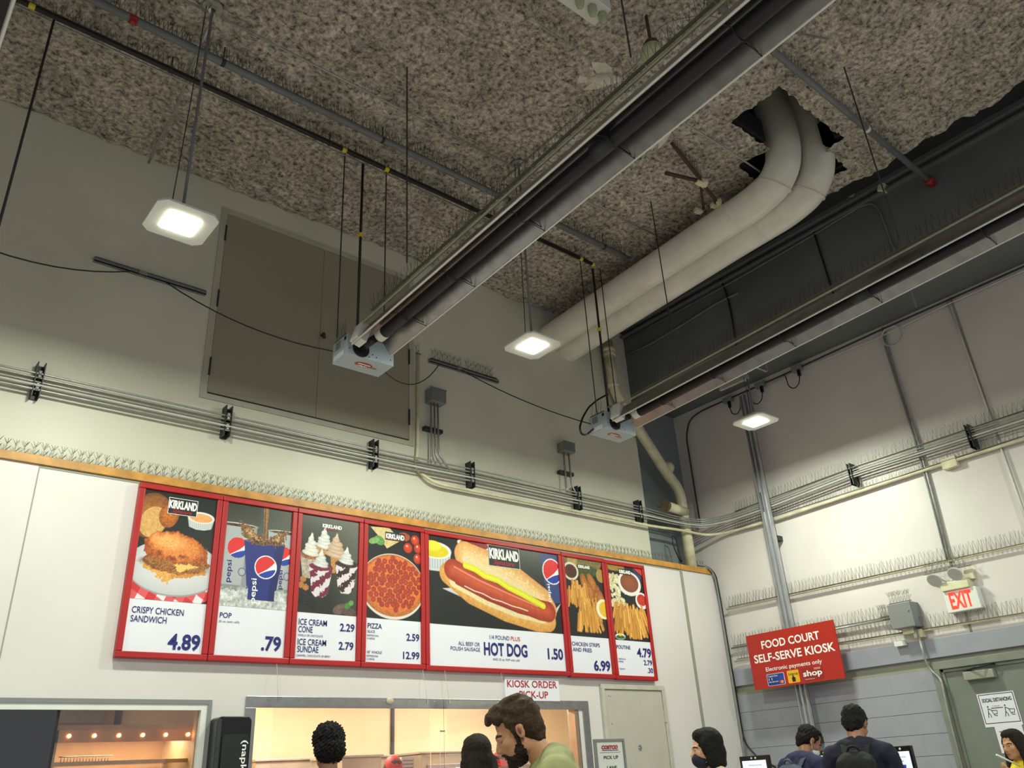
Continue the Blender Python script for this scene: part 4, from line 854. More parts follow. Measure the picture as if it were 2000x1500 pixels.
# conduit rack across the front wall and round the corner onto the right wall
rackz = [(3.055, 6.600, .009), (3.022, 6.606, .009), (2.955, 6.594, .011), (2.920, 6.600, .010), (2.988, 6.612, .008)]
names = ['topmost', 'second from the top', 'thick middle', 'lowest', 'thin rear']
for i, (z, y, r) in enumerate(rackz):
    z += CAMH; xr = 8.985 + (y - 6.6) * .6; dzr = (z - CAMH - 2.99) * .8
    pts = [(-2.5, y, z - .03), (1.0, y, z - .01), (4.2, y, z - .015), (5.2, y, z), (7.85, y, z), (8.5, y - .02, CAMH + 2.965 + dzr), (8.85, y - .16, CAMH + 2.935 + dzr), (xr, 6.15, CAMH + 2.94 + dzr), (xr, 5.5, CAMH + 2.955 + dzr), (xr, 4.3, CAMH + 3.03 + dzr), (xr, 3.0, CAMH + 3.03 + dzr), (xr, -1.5, CAMH + 3.03 + dzr)]
    conduit('conduit', pts, r, 'conduit of the rack running along both walls, %s' % names[i], 'cable_white' if i == 2 else 'galv', group='rack conduits', bnd=.15)
for i, (x, lab) in enumerate(((.92, 'leftmost on the front wall'), (2.42, 'below the hatch corner at left'), (3.92, 'below the right half of the hatch'), (5.12, 'between the two junction boxes'), (6.72, 'under the small junction box'), (7.80, 'at the grey corner strip'))):
    t = thing('strut_clamp', (x, 6.64, CAMH + 2.86), 'short upright strut channel holding the wall conduits, %s' % lab, 'bracket', 'strut channels of the front wall rack')
    MB().box((x - .030, 6.585, CAMH + 2.85), (x - .022, WU, CAMH + 3.14)).box((x + .022, 6.585, CAMH + 2.85), (x + .030, WU, CAMH + 3.14)).box((x - .03, WU - .012, CAMH + 2.85), (x + .03, WU - .001, CAMH + 3.14)).obj('channel', M['dark'], t)
    for z in (3.055, 3.02, 2.955, 2.92): MB().tube([(x - .012, 6.6, CAMH + z), (x + .012, 6.6, CAMH + z)], .0185, 10).obj('pipe_clamp', M['galv'], t)
# thick lower conduit with its riser
lc = [(4.47, 6.655, CAMH + 4.29), (4.455, 6.655, CAMH + 3.2), (4.43, 6.652, CAMH + 2.93), (4.58, 6.61, CAMH + 2.835), (4.72, 6.61, CAMH + 2.81), (8.0, 6.60, CAMH + 2.825), (8.5, 6.57, CAMH + 2.84), (8.9, 6.45, CAMH + 2.79), (9.04, 6.25, CAMH + 2.79), (9.045, 5.5, CAMH + 2.775), (9.045, 3.3, CAMH + 2.83), (9.045, -1.5, CAMH + 2.84)]
conduit('conduit', lc, .018, 'thick cream conduit dropping right of the hatch, then along both walls', 'pvc', bnd=.18, n=10)
def jbox(x0, x1, z0, z1, label, risers, clampz):
    t = thing('junction_box', ((x0 + x1) / 2, WU, CAMH + z0), label, 'junction box')
    MB().box((x0, WU - .12, CAMH + z0), (x1, WU - .002, CAMH + z1)).obj('body', M['grey_box'], t, .006)
    MB().box((x0 - .006, WU - .128, CAMH + z1 - .012), (x1 + .006, WU - .118, CAMH + z1 + .004)).box((x0, WU - .126, CAMH + z0 + .01), (x1, WU - .12, CAMH + z1 - .01)).obj('cover', M['greypipe'], t)
    for i, u in enumerate(risers): MB().tube(bend([(u, WU - .07, CAMH + z0), (u, WU - .07, CAMH + 3.14), (u + (.02 + .06 * i if i else -.01), WU - .075, CAMH + 3.03 - .02 * i)], .05), .011, 8).obj('riser_conduit', M['galv'], t)
    MB().box((risers[0] - .07, WU - .06, CAMH + clampz - .02), (risers[-1] + .07, WU - .002, CAMH + clampz + .02)).obj('strut', M['dark'], t)
jbox(4.57, 4.765, 3.725, 3.885, 'larger grey junction box right of the hatch with three risers below', (4.60, 4.645, 4.69), 3.42)
jbox(6.50, 6.685, 3.545, 3.67, 'smaller grey junction box left of the grey corner strip with two risers', (6.535, 6.62), 3.29)
# long strut channels high on the wall
for x0, x1, z, lab in ((1.14, 2.11, 4.236, 'slotted strut channel on the upper wall left of the hatch'), (4.618, 5.60, 4.262, 'slotted strut channel on the upper wall right of the hatch, topped with spikes')):
    t = thing('strut_channel', ((x0 + x1) / 2, WU, CAMH + z), lab, 'bracket'); MB().box((x0, WU - .042, CAMH + z - .02), (x1, WU - .034, CAMH + z + .02)).box((x0, WU - .042, CAMH + z + .014), (x1, WU - .001, CAMH + z + .02)).box((x0, WU - .042, CAMH + z - .02), (x1, WU - .001, CAMH + z - .014)).obj('channel', M['greypipe'], t)
    MB().box(((x0 * .62 + x1 * .38), WU - .05, CAMH + z - .018), ((x0 * .55 + x1 * .45), WU - .042, CAMH + z + .018)).obj('bolt_plate', M['galv'], t)
spikes((4.64, WU - .03, CAMH + 4.285), (5.58, WU - .03, CAMH + 4.285), 'spike strip on the channel right of the hatch, {} from the left', 'bird spikes on the strut channel', 'fork', .13, .07, .0016)
spikes((4.44, 6.65, CAMH + 4.292), (4.50, 6.65, CAMH + 4.292), 'tiny bird spike piece capping the riser conduit right of the hatch', 'bird spikes on the riser', 'fork', .11, .03, .0016, L=.1)
# sagging control cords
def sag(name, a, b, s, r, label, m='black', n=10):
    a, b = Vector(a), Vector(b); return setp(MB().tube([a.lerp(b, k / n) - Vector((0, 0, s * 4 * (k / n) * (1 - k / n))) for k in range(n + 1)], r, 6).obj(name, M[m]), label, 'cord')
sag('control_cord', fY(325, 552, 6.62), (2.89, 5.60, CAMH + 3.385), .10, .006, 'thin cord sagging from the left strut channel to the left heater box', 'dark')
sag('control_cord', fY(255, 530, 6.62), (-.15, 5.55, CAMH + 3.45), .14, .006, 'thin cord sagging from the left strut channel out of view at left', 'dark')
sag('control_cord', fY(858, 711, 6.62), (3.39, 5.62, CAMH + 3.36), .20, .006, 'short cord from the right strut channel to the left heater box', 'dark')
sag('control_cord', fY(900, 722, 6.62), (5.99, 5.60, CAMH + 3.42), .06, .006, 'thin cord from the right strut channel to the right heater box', 'dark')

# drain pipe
DY = 6.572
t = thing('drain_pipe', (8.69, 6.6, ZL), 'cream plastic drain pipe with a bulging elbow in the grey wall corner', 'pipe')
P = [fY(x, y, DY) for x, y in ((1186, 668), (1200, 765), (1212, 800), (1226, 835), (1290, 905))] + [fY(x, y, 6.62) for x, y in ((1318, 940), (1334, 1000), (1352, 1112))]
MB().tube(bend([P[0], P[1] + Vector((0, 0, 0)), P[4] + Vector((.1, 0, -.12)), P[6] + Vector((0, 0, .3)), P[6], P[7]], .16, 5), .070, 18).obj('pipe', M['pvc'], t)
for p, r_ in ((P[0].lerp(P[1], .18), .094), (P[0].lerp(P[1], .27), .086), (P[0].lerp(P[1], .88), .080)): MB().tube([p + Vector((0, 0, .022)), p - Vector((0, 0, .022))], r_, 20).obj('collar', M['pvc'], t, .006)
q = fY(1214, 806, DY); MB().ball(q, .098, 20, 14, (1, .8, .75)).obj('elbow_bulge', M['pvc'], t)
q = fY(1302, 914, 6.61); MB().ball(q, .106, 20, 14, (1, 1, .85)).obj('elbow_bulge', M['pvc'], t)
q1, q2 = fY(1338, 1000, 6.58), fY(1302, 988, 6.5); MB().tube([q1, q2], .062, 18).obj('cleanout_branch', M['pvc'], t); MB().tube([q2, q2 + (q2 - q1).normalized() * .05], .070, 18).obj('cleanout_cap', mat('rusty_cap', (96, 84, 62), .8, var=.4, scale=40), t)
q = fY(1345, 1044, 6.62); MB().tube([q + Vector((0, 0, .03)), q - Vector((0, 0, .01))], .073, 18).obj('clamp_band', M['grey_box'], t)
spikes(fY(1285, 990, 6.7) , fY(1330, 1003, 6.7), 'bird spike strip beside the drain cleanout in the wall corner', 'bird spikes at the drain', 'fork', .13, .05, .0014)
spikes(fY(1265, 1022, 6.72), fY(1365, 1040, 6.72), 'bird spike strip across the grey corner strip, {} from the left', 'bird spikes across the corner strip', 'fork', .13, .05, .0014)
spikes(fY(1345, 870, 6.80) + Vector((0, 0, 0)), fY(1372, 868, 6.80), 'small bird spike tuft high in the grey corner', 'bird spikes high in the corner', 'fork', .12, .05, .0014, dark=True)
# black cables down the corner
cp = [Vector((8.80, 6.62, CAMH + 2.42)), Vector((8.9, 6.53, CAMH + 2.40)), Vector((9.02, 6.50, CAMH + 2.30))] + [Vector((9.05, 6.51, CAMH + z)) for z in (2.0, 1.5, 1.0, .5, .32)] + [Vector((8.95, 6.4, CAMH + .22)), Vector((8.7, 6.1, CAMH + .08)), Vector((8.5, 5.7, CAMH - .05))]
conduit('cable_bundle', cp, .013, 'black cable running down the right end of the menu wall to the kiosks', 'black_plastic', 'cable', bnd=.1)
conduit('cable_bundle', [p + Vector((-.03, -.005, .0)) for p in cp[:8]] + [Vector((9.02, 6.5, 1.2))], .010, 'grey cable running down the right end of the menu wall beside the black one', 'grey_box', 'cable', bnd=.1)
conduit('raceway', [(9.055, 6.53, CAMH + 2.28), (9.055, 6.53, .2)], .016, 'white plastic raceway in the corner right of the menu wall', 'cable_white', 'raceway')
lp = [fY(x, y, 6.64) for x, y in ((1330, 1098), (1316, 1070), (1312, 1045), (1320, 1050), (1328, 1085), (1332, 1098))]
conduit('cable_loop', lp, .008, 'black cable loop hanging left of the drain pipe above the ledge', 'black', 'cable', bnd=.08)

# ================================================================== RIGHT WALL FITTINGS
P2 = [fX(x, y, 8.93) for x, y in ((1447, 770), (1592, 1450))]
px, py = 8.93, (P2[0].y + P2[1].y) / 2
t = thing('strut_post', (px, py, 0), 'tall grey slotted steel post standing before the right wall, carrying the red sign', 'post')
mb = MB(); mb.box((px - .03, py - .06, 0), (px + .03, py - .052, CAMH + 4.5)); mb.box((px - .03, py + .052, 0), (px + .03, py + .06, CAMH + 4.5)); mb.box((px + .022, py - .06, 0), (px + .03, py + .06, CAMH + 4.5)); mb.box((px - .03, py - .008, 0), (px + .025, py + .008, CAMH + 4.5))
mb.obj('channel', mat('post_steel', (176, 177, 184), .35, metal=.35), t)
for z in (.4, 1.6, 2.6, 3.9): MB().box((px + .03, py - .05, z), (XR - .008, py + .05, z + .06)).obj('wall_bracket', M['dark'], t)
MB().box((px - .05, py - .1, 0), (px + .07, py + .1, .015)).obj('base_plate', M['galv'], t)
# red kiosk sign
c4 = [fX(x, y, 8.84) for x, y in ((1457, 1243), (1625, 1211), (1653, 1324), (1476, 1348))]
ya, yb = 6.08, 4.905; za, zb_ = CAMH + .812, CAMH + 1.432
t = thing('kiosk_sign', (8.84, 5.5, za), 'red food court self-serve kiosk sign with three payment emblems on the grey post', 'sign')
MB().box((8.84, yb, za), (8.86, ya, zb_)).obj('panel', M['sign_red'], t)
MB().box((8.86, py - .05, CAMH + .9), (8.899, py + .05, CAMH + 1.0)).box((8.86, py - .05, CAMH + 1.3), (8.899, py + .05, CAMH + 1.38)).obj('mount', M['dark'], t)
AY = (0, -1, 0); NX = (-1, 0, 0)
def st(s, u0, u1, v, ch, m='white_ink', bold=.02, par=None, X=8.8395, **k):
    W_, H_ = ya - yb, zb_ - za; return text_obj(s, 'lettering', M[m], par or t, (X, ya - u0 * W_, zb_ - v * H_), AY, NX, (u1 - u0) * W_, ch * H_, bold, **k)
st('FOOD COURT', .17, .83, .285, .145); st('SELF-SERVE KIOSK', .055, .965, .525, .150); st('Electronic payments only', .17, .80, .70, .075, bold=.008)
def plate(name, u0, u1, v0, v1, m, X=8.8385, r=.012, th=.002):
    W_, H_ = ya - yb, zb_ - za; pts = rrect(ya - u1 * W_, ya - u0 * W_, zb_ - v1 * H_, zb_ - v0 * H_, r); mb = MB(); n = len(pts)
    mb.add([(X, a, b_) for a, b_ in pts] + [(X + th, a, b_) for a, b_ in pts], [tuple(range(n)), tuple(reversed(range(n, 2 * n)))] + [(k, (k + 1) % n, n + (k + 1) % n, n + k) for k in range(n)])
    return mb.obj(name, m, t)
plate('card_border', .165, .365, .755, .965, M['lamp_body']); plate('blue_card', .17, .36, .762, .958, mat('card_blue', (26, 62, 150), .4, var=.4, scale=8), X=8.8375)
st('Capital One', .18, .29, .81, .032, bold=0, X=8.837); st('11', .185, .225, .87, .045, X=8.837, bold=0); st('0000 0000 0000', .18, .29, .91, .022, X=8.837, bold=0)
for cu_, mm in ((.318, mat('card_red_disc', (214, 60, 40), .4)), (.335, mat('card_amber_disc', (238, 150, 50), .4))):
    W_, H_ = ya - yb, zb_ - za; MB().disc((8.837, ya - cu_ * W_, zb_ - .915 * H_), .017, (-1, 0, 0), 18, .0006 + (cu_ > .32) * .0004).obj('card_disc', mm, t)
plate('yellow_emblem', .40, .53, .745, .965, mat('emblem_yellow', (232, 178, 34), .4)); st('Interac', .415, .525, .83, .05, 'black_ink', 0, X=8.8375, shear=.2)
mb = MB(); W_, H_ = ya - yb, zb_ - za
hy, hzz = ya - .465 * W_, zb_ - .90 * H_
mb.add([(8.8372, hy + a, hzz + b_) for a, b_ in ((.02, -.028), (-.02, -.028), (-.024, .012), (-.004, .03), (-.002, .045), (.008, .045), (.010, .028), (.024, .012))], [tuple(range(8))]); mb.obj('hand_mark', M['black_ink'], t)
plate('shop_emblem', .565, .79, .745, .965, mat('emblem_dark_red', (150, 34, 34), .4)); plate('shop_tab', .70, .77, .755, .79, mat('emblem_pink', (206, 130, 130), .4), X=8.8375, r=.003)
st('shop', .575, .78, .885, .10, bold=.025, X=8.8372); st('mastercard shop card', .585, .69, .945, .018, bold=0, X=8.8372)

# horizontal surface conduits on the right wall, with spikes
def rwire(z0, z1, ya_, yb_, r, label, m='pvc'):
    return conduit('conduit', [(9.045, ya_, CAMH + z0), (9.045, yb_, CAMH + z1)], r, label, m)
rwire(1.835, 1.80, 6.44, -1.5, .012, 'surface conduit along the right wall at the height of the exit sign top')
rwire(1.355, 1.36, 6.46, 4.3, .011, 'surface conduit along the right wall running behind the red sign into the grey box', 'galv')
rwire(1.195, 1.165, 6.44, -1.5, .011, 'lowest surface conduit along the right wall just above the blue band')
for z0, z1, a, b_, g, lab in ((1.85, 1.815, 6.40, 1.8, 'exit conduit', 'bird spike strip on the conduit level with the exit sign, {} from the corner'),
        (1.37, 1.375, 6.42, 4.34, 'red sign conduit', 'bird spike strip on the conduit behind the red sign, {} from the corner'),
        (1.21, 1.18, 6.40, 2.0, 'lowest right conduit', 'bird spike strip on the lowest right wall conduit, {} from the corner')):
    spikes((9.04, a, CAMH + z0), (9.04, b_, CAMH + z1), lab, 'bird spikes on the ' + g, 'wire', .13, .045, .0017)
spikes((8.97, 6.0, CAMH + 3.0), (8.97, 4.3, CAMH + 3.075), 'bird spike strip on the right wall rack, {} from the corner', 'bird spikes on the right rack', 'wire', .12, .045, .0015)
spikes((8.97, 4.3, CAMH + 3.075), (8.97, 1.5, CAMH + 3.09), 'bird spike strip on the rack past the wall cables, {} from the cables', 'bird spikes on the right rack end', 'wire', .12, .045, .0015)
spikes((9.03, 6.1, CAMH + 2.80), (9.03, 2.0, CAMH + 2.86), 'bird spike strip on the thick conduit below the rack, {} from the corner', 'bird spikes on the thick right conduit', 'wire', .10, .04, .0015)
for yy, lab in ((5.58, 'behind the grey post'), (4.35, 'halfway between the post and the wall cables'), (2.98, 'near the right edge')):
    t = thing('strut_clamp', (9.0, yy, CAMH + 2.88), 'black strut bracket holding the right wall rack, %s' % lab, 'bracket', 'strut brackets of the right wall rack')
    MB().box((8.95, yy - .02, CAMH + 2.88), (XR, yy - .012, CAMH + 3.14)).box((8.95, yy + .012, CAMH + 2.88), (XR, yy + .02, CAMH + 3.14)).box((XR - .01, yy - .02, CAMH + 2.88), (XR, yy + .02, CAMH + 3.14)).obj('channel', M['black'], t)
# vertical cable bundles
for k, (yy, r_, z0, lab) in enumerate(((3.60, .012, 1.84, 'front'), (3.575, .009, 1.84, 'rear'))):
    conduit('cable', [(9.06, yy - .03, CAMH + 4.60), (9.065, yy + .0, CAMH + 4.4), (9.065, yy - .015, CAMH + 3.9), (9.068, yy - .03, CAMH + 3.2), (9.068, yy - .02, CAMH + 2.6), (9.07, yy, CAMH + z0)], r_, 'dusty vertical wall cable dropping to the emergency lamp, %s of the pair' % lab, 'galv' if k else 'grey_box', 'cable', bnd=.1)
conduit('cable', [(9.07, 2.80, CAMH + 4.62), (9.07, 2.775, CAMH + 4.0), (9.07, 2.76, CAMH + 3.05)], .010, 'vertical conduit on the right wall near the right edge, above the rack', 'right_wall', 'conduit')
conduit('cable', [(9.07, 2.76, CAMH + 2.9), (9.07, 2.75, CAMH + 1.85)], .010, 'vertical conduit on the right wall near the right edge, below the rack', 'lamp_body', 'conduit')
t = thing('wall_box', (9.05, 3.28, CAMH + 2.86), 'small cream surface box on the thick conduit left of the right edge', 'junction box'); MB().box((9.02, 3.20, CAMH + 2.76), (XR - .001, 3.36, CAMH + 2.88)).obj('body', M['pvc'], t, .005)
# top conduit under the beam with three receptacles and cords
TZ = CAMH + 4.575
conduit('conduit', [(9.03, 6.62, CAMH + 2.98), (9.03, 6.62, CAMH + 4.3), (9.03, 6.52, CAMH + 4.52), (9.03, 6.3, TZ), (9.03, 5.0, TZ), (9.03, 3.6, TZ + .03), (9.03, -1.5, TZ + .05)], .012, 'black conduit up the corner and along the right wall under the beam', 'dark', bnd=.15)
conduit('cable', [(9.05, 5.2, TZ - .03), (9.05, 4.4, TZ - .02), (9.05, 3.62, TZ - .04), (9.05, 2.8, TZ), (9.05, -1.5, TZ + .02)], .008, 'white cable strung along the right wall under the beam', 'cable_white', 'cable')
for x, y, lab in ((1425, 782, 'left of the grey post'), (1488, 752, 'right of the grey post'), (1560, 720, 'farthest from the wall corner')):
    p = fX(x, y, 9.03); t = thing('outlet_box', p, 'grey outlet box with a looped black cord under the beam, %s' % lab, 'outlet', 'outlet boxes under the beam')
    MB().box((8.99, p.y - .05, p.z - .03), (9.06, p.y + .09, p.z + .05)).obj('body', M['grey_box'], t, .006)
    MB().box((8.975, p.y - .03, p.z - .12), (9.01, p.y + .01, p.z - .03)).obj('plug', M['black_plastic'], t, .005)
    sg = 1 if x != 1425 else -1
    MB().tube(bend([(8.99, p.y - .01, p.z - .12), (8.99, p.y + sg * .02, p.z - .22), (8.99, p.y + sg * .10, p.z - .26), (8.99, p.y + sg * .17, p.z - .20), (8.99, p.y + sg * .18, p.z - .05), (9.02, p.y + sg * .22, p.z + .0)], .06), .007, 6).obj('power_cord', M['black_plastic'], t)
p = fX(1742, 656, 9.05)
mb = MB()
for k in range(3): mb.tube([p + Vector((-.005 * k, (.115 + .006 * k) * math.cos(2 * PI * i / 24), (.115 + .006 * k) * math.sin(2 * PI * i / 24))) for i in range(25)], .005, 5, caps=False)
setp(mb.obj('cable_coil', M['cable_white']), 'round coil of white cable on the right wall under the beam', 'cable')
# conduits on the beam face
conduit('conduit', [fX(x, y, 7.98) for x, y in ((1222, 664), (1440, 545), (1600, 452), (1680, 403), (1703, 396), (1717, 410), (1735, 460), (1760, 520), (1790, 600))], .012, 'rounded conduit running along and then down the face of the dark beam', 'greypipe', bnd=.15)
conduit('conduit', [fX(x, y, 7.98) for x, y in ((1588, 448), (1598, 480), (1614, 530), (1632, 590), (1640, 640))], .011, 'curved cable down the middle of the dark beam face', 'black', bnd=.2)
conduit('conduit', [fX(x, y, 7.98) for x, y in ((1405, 540), (1420, 575), (1430, 620), (1440, 690))], .011, 'curved cable down the dark beam face above the third lamp', 'black', bnd=.2)
conduit('foam_bead', [fX(x, y, 7.985) for x, y in ((1222, 694), (1270, 672), (1330, 636), (1400, 592), (1442, 572))], .016, 'rough foam bead along the dark beam face behind the ducts', 'greypipe', 'sealant')
for x, y, lab in ((1724, 368, 'under the branch pipe end'), (1668, 382, 'left of the suspension cable')):
    p = fX(x, y, 7.95); t = thing('beam_clamp', p, 'dirty steel clamp on the beam edge, %s' % lab, 'clamp', 'clamps on the beam edge')
    MB().obox(p, (.10, .07, .09), Matrix.Rotation(.4, 3, 'X')).tube([p, p + Vector((0, 0, .14))], .012).obj('clamp_body', M['pvc'], t, .01)

# exit sign with twin emergency heads
t = thing('exit_sign', (XR, 3.54, CAMH + 1.29), 'white exit sign with glowing red letters and two round lamp heads above', 'exit sign')
MB().box((8.985, 3.37, CAMH + 1.30), (XR - .001, 3.705, CAMH + 1.515)).obj('housing', M['lamp_body'], t, .006)
MB().box((8.955, 3.42, CAMH + 1.515), (XR - .001, 3.70, CAMH + 1.60)).obj('battery_case', mat('cream_case', (214, 212, 180), .45), t, .006)
MB().box((9.04, 3.38, CAMH + 1.60), (XR - .001, 3.46, CAMH + 1.70)).obj('bracket', M['pvc'], t)
text_obj('EXIT', 'lettering', M['exit_red'], t, (8.984, 3.655, CAMH + 1.335), AY, NX, .225, .165, .03)
for yy, zz in ((3.725, 1.635), (3.505, 1.655)):
    p = Vector((8.92, yy, CAMH + zz)); nrm = Vector((-.8, .1, -.55)).normalized()
    h = MB().tube([p - nrm * .07, p - nrm * .02, p], [.03, .068, .076], 20).obj('lamp_head', M['lamp_body'], t); MB().disc(p, .067, nrm, 20, .006).obj('lamp_lens', mat('silvered_lens', (196, 198, 198), .25, metal=.3), t)
    MB().tube([p - nrm * .06, (9.0, 3.6, CAMH + 1.60)], .014, 8).obj('swivel', M['lamp_body'], t)
spikes((9.0, 3.85, CAMH + 1.72), (9.0, 3.35, CAMH + 1.72), 'bird spike strip above the exit sign lamp heads', 'bird spikes over the exit sign', 'fork', .12, .05, .0016)
t = thing('disconnect_box', (XR, 4.15, CAMH + 1.225), 'plain grey electrical box on the right wall between the red sign and the exit sign', 'electrical box')
MB().box((8.90, 4.03, CAMH + 1.225), (XR - .001, 4.285, CAMH + 1.483)).obj('body', M['grey_box'], t, .008); MB().disc((8.9, 4.06, CAMH + 1.38), .006, (-1, 0, 0), 8, .004).obj('screw', M['dark'], t)
MB().box((8.98, 4.10, CAMH + 1.17), (XR - .001, 4.22, CAMH + 1.225)).box((9.0, 4.03, CAMH + 1.12), (XR - .001, 4.12, CAMH + 1.20)).obj('lower_fitting', M['pvc'], t)
spikes((8.96, 4.28, CAMH + 1.49), (8.96, 4.03, CAMH + 1.49), 'short forked bird spike strip on top of the plain grey electrical box', 'bird spikes on the grey box', 'fork', .12, .035, .0016, L=.3)
spikes((9.02, 4.45, CAMH + 1.385), (9.02, 4.33, CAMH + 1.385), 'tiny forked bird spike piece left of the plain grey electrical box', 'bird spikes left of the grey box', 'fork', .12, .035, .0016, L=.2)
t = thing('sensor_box', (XR, 4.33, CAMH + 1.08), 'small white box on the blue band under the grey electrical box', 'box'); MB().box((9.01, 4.24, CAMH + 1.065), (XR - .036, 4.36, CAMH + 1.115)).obj('body', M['lamp_body'], t, .004)
conduit('conduit', [(8.99, 4.07, CAMH + 1.2), (9.02, 4.08, CAMH + .9), (9.05, 4.07, CAMH + .80), (9.045, 3.98, CAMH + .70), (9.04, 4.0, CAMH + .4), (9.04, 4.02, .3)], .013, 'conduit dropping from the grey electrical box beside the exit door', 'galv', bnd=.1)
# door posters
t = thing('poster', (XR, 3.54, CAMH + .22), 'white social distancing poster with two shopping cart figures on the exit door', 'poster')
PX = XR + .018; MB().box((PX - .002, 3.365, CAMH + .215), (PX, 3.712, CAMH + .52)).obj('sheet', M['paper'], t)
mb = MB()
def yrect(y0_, y1_, z0_, z1_, X=PX - .003): mb.box((X, y0_, z0_), (X + .001, y1_, z1_))
yrect(3.375, 3.70, CAMH + .505, CAMH + .511); yrect(3.375, 3.70, CAMH + .245, CAMH + .251); yrect(3.375, 3.381, CAMH + .245, CAMH + .511); yrect(3.694, 3.70, CAMH + .245, CAMH + .511); mb.obj('border', M['black_ink'], t)
text_obj('SOCIAL DISTANCING', 'lettering', M['black_ink'], t, (PX - .003, 3.675, CAMH + .44), AY, NX, .275, .034, .02)
mb = MB()
for y0_ in (3.645, 3.485):
    z = CAMH + .30; S = lambda pts, r=.003: mb.tube([(PX - .003, y0_ - a, z + b_) for a, b_ in pts], r, 4)
    mb.disc((PX - .003, y0_ - .008, z + .098), .007, (-1, 0, 0), 10, .001)
    S([(.006, .085), (.0, .045), (-.012, .0)]); S([(.0, .045), (.016, .02), (.016, .0)]); S([(.006, .08), (.03, .068)]); S([(.03, .072), (.045, .03), (.078, .03), (.085, .06), (.038, .062)]); S([(.048, .03), (.052, .015), (.078, .012)])
yrect(3.50, 3.61, CAMH + .378, CAMH + .385); mb.obj('pictogram', M['black_ink'], t)['kind'] = 'stuff'
text_obj('2 metres', 'lettering', M['black_ink'], t, (PX - .003, 3.595, CAMH + .395), AY, NX, .07, .012, 0)
t = thing('poster', (XR, 3.5, CAMH - .05), 'plain white notice sheet under the social distancing poster', 'poster'); MB().box((PX - .002, 3.38, CAMH - .02), (PX, 3.63, CAMH + .215)).obj('sheet', M['paper'], t)
mb = MB()
for k in range(5): mb.box((PX - .003, 3.44 + .004 * (k % 2), CAMH + .165 - .03 * k), (PX - .002, 3.60, CAMH + .172 - .03 * k))
mb.obj('text_lines', M['red_ink'], t)['kind'] = 'stuff'

# ================================================================== PEOPLE
def lobj(mb, name, m, parent, smooth=True):
    o = bpy.data.objects.new(name, mb.mesh(name, m)); C.objects.link(o); o.parent = parent; return o
def fused(mb, name, m, parent, voxel, smooth=6, disp=0, dscale=.02, seed=0, factor=.5, clip=None):
    """melt overlapping closed shapes into one continuous surface"""
    me = bpy.data.meshes.new('tmp'); me.from_pydata([tuple(p) for p in mb.v], [], mb.f); o = bpy.data.objects.new('tmp', me); C.objects.link(o)
    r = o.modifiers.new('r', 'REMESH'); r.mode = 'VOXEL'; r.voxel_size = voxel
    s_ = o.modifiers.new('s', 'SMOOTH'); s_.iterations = smooth; s_.factor = factor
    dg = bpy.context.evaluated_depsgraph_get(); me2 = bpy.data.meshes.new_from_object(o.evaluated_get(dg)); bpy.data.objects.remove(o); bpy.data.meshes.remove(me)
    n = len(me2.vertices)
    if disp:
        co = np.empty(n * 3); me2.vertices.foreach_get('co', co); co = co.reshape(-1, 3); no = np.empty(n * 3); me2.vertices.foreach_get('normal', no); no = no.reshape(-1, 3)
        q = co / dscale; v = np.sin(q[:, 0] * 2.1 + 1.7 * np.sin(q[:, 2] * 1.3 + seed)) * np.sin(q[:, 1] * 1.9 + 1.3 * np.sin(q[:, 0] * 1.1)) + .6 * np.sin(q[:, 2] * 3.1 + q[:, 1] * 2.3 + seed)
        me2.vertices.foreach_set('co', (co + no * (disp * v)[:, None]).ravel())
    me2.materials.clear(); me2.materials.append(m); me2.polygons.foreach_set('use_smooth', [True] * len(me2.polygons)); me2.name = name; me2.update()
    o = bpy.data.objects.new(name, me2); C.objects.link(o); o.parent = parent; return o
def hair_mat(name, rgb, rgb2=None):
    m = mat(name, rgb, .6, var=.6, scale=70, bump=.8, bscale=160, spec=.2); return m
SKIN = {'light': mat('light_skin', (206, 156, 128), .5, var=.08, scale=14), 'tan': mat('tan_skin', (186, 134, 102), .5, var=.08, scale=14), 'brown': mat('brown_skin', (150, 104, 78), .5, var=.08)}
HB = hair_mat('black_hair', (18, 15, 16)); HBR = hair_mat('brown_hair', (66, 48, 34)); HD = hair_mat('dark_brown_hair', (36, 27, 23))
LIP = mat('lips', (160, 86, 78), .45); EYEW = mat('eye_white', (230, 226, 220), .2); IRIS = mat('iris', (34, 22, 16), .1)
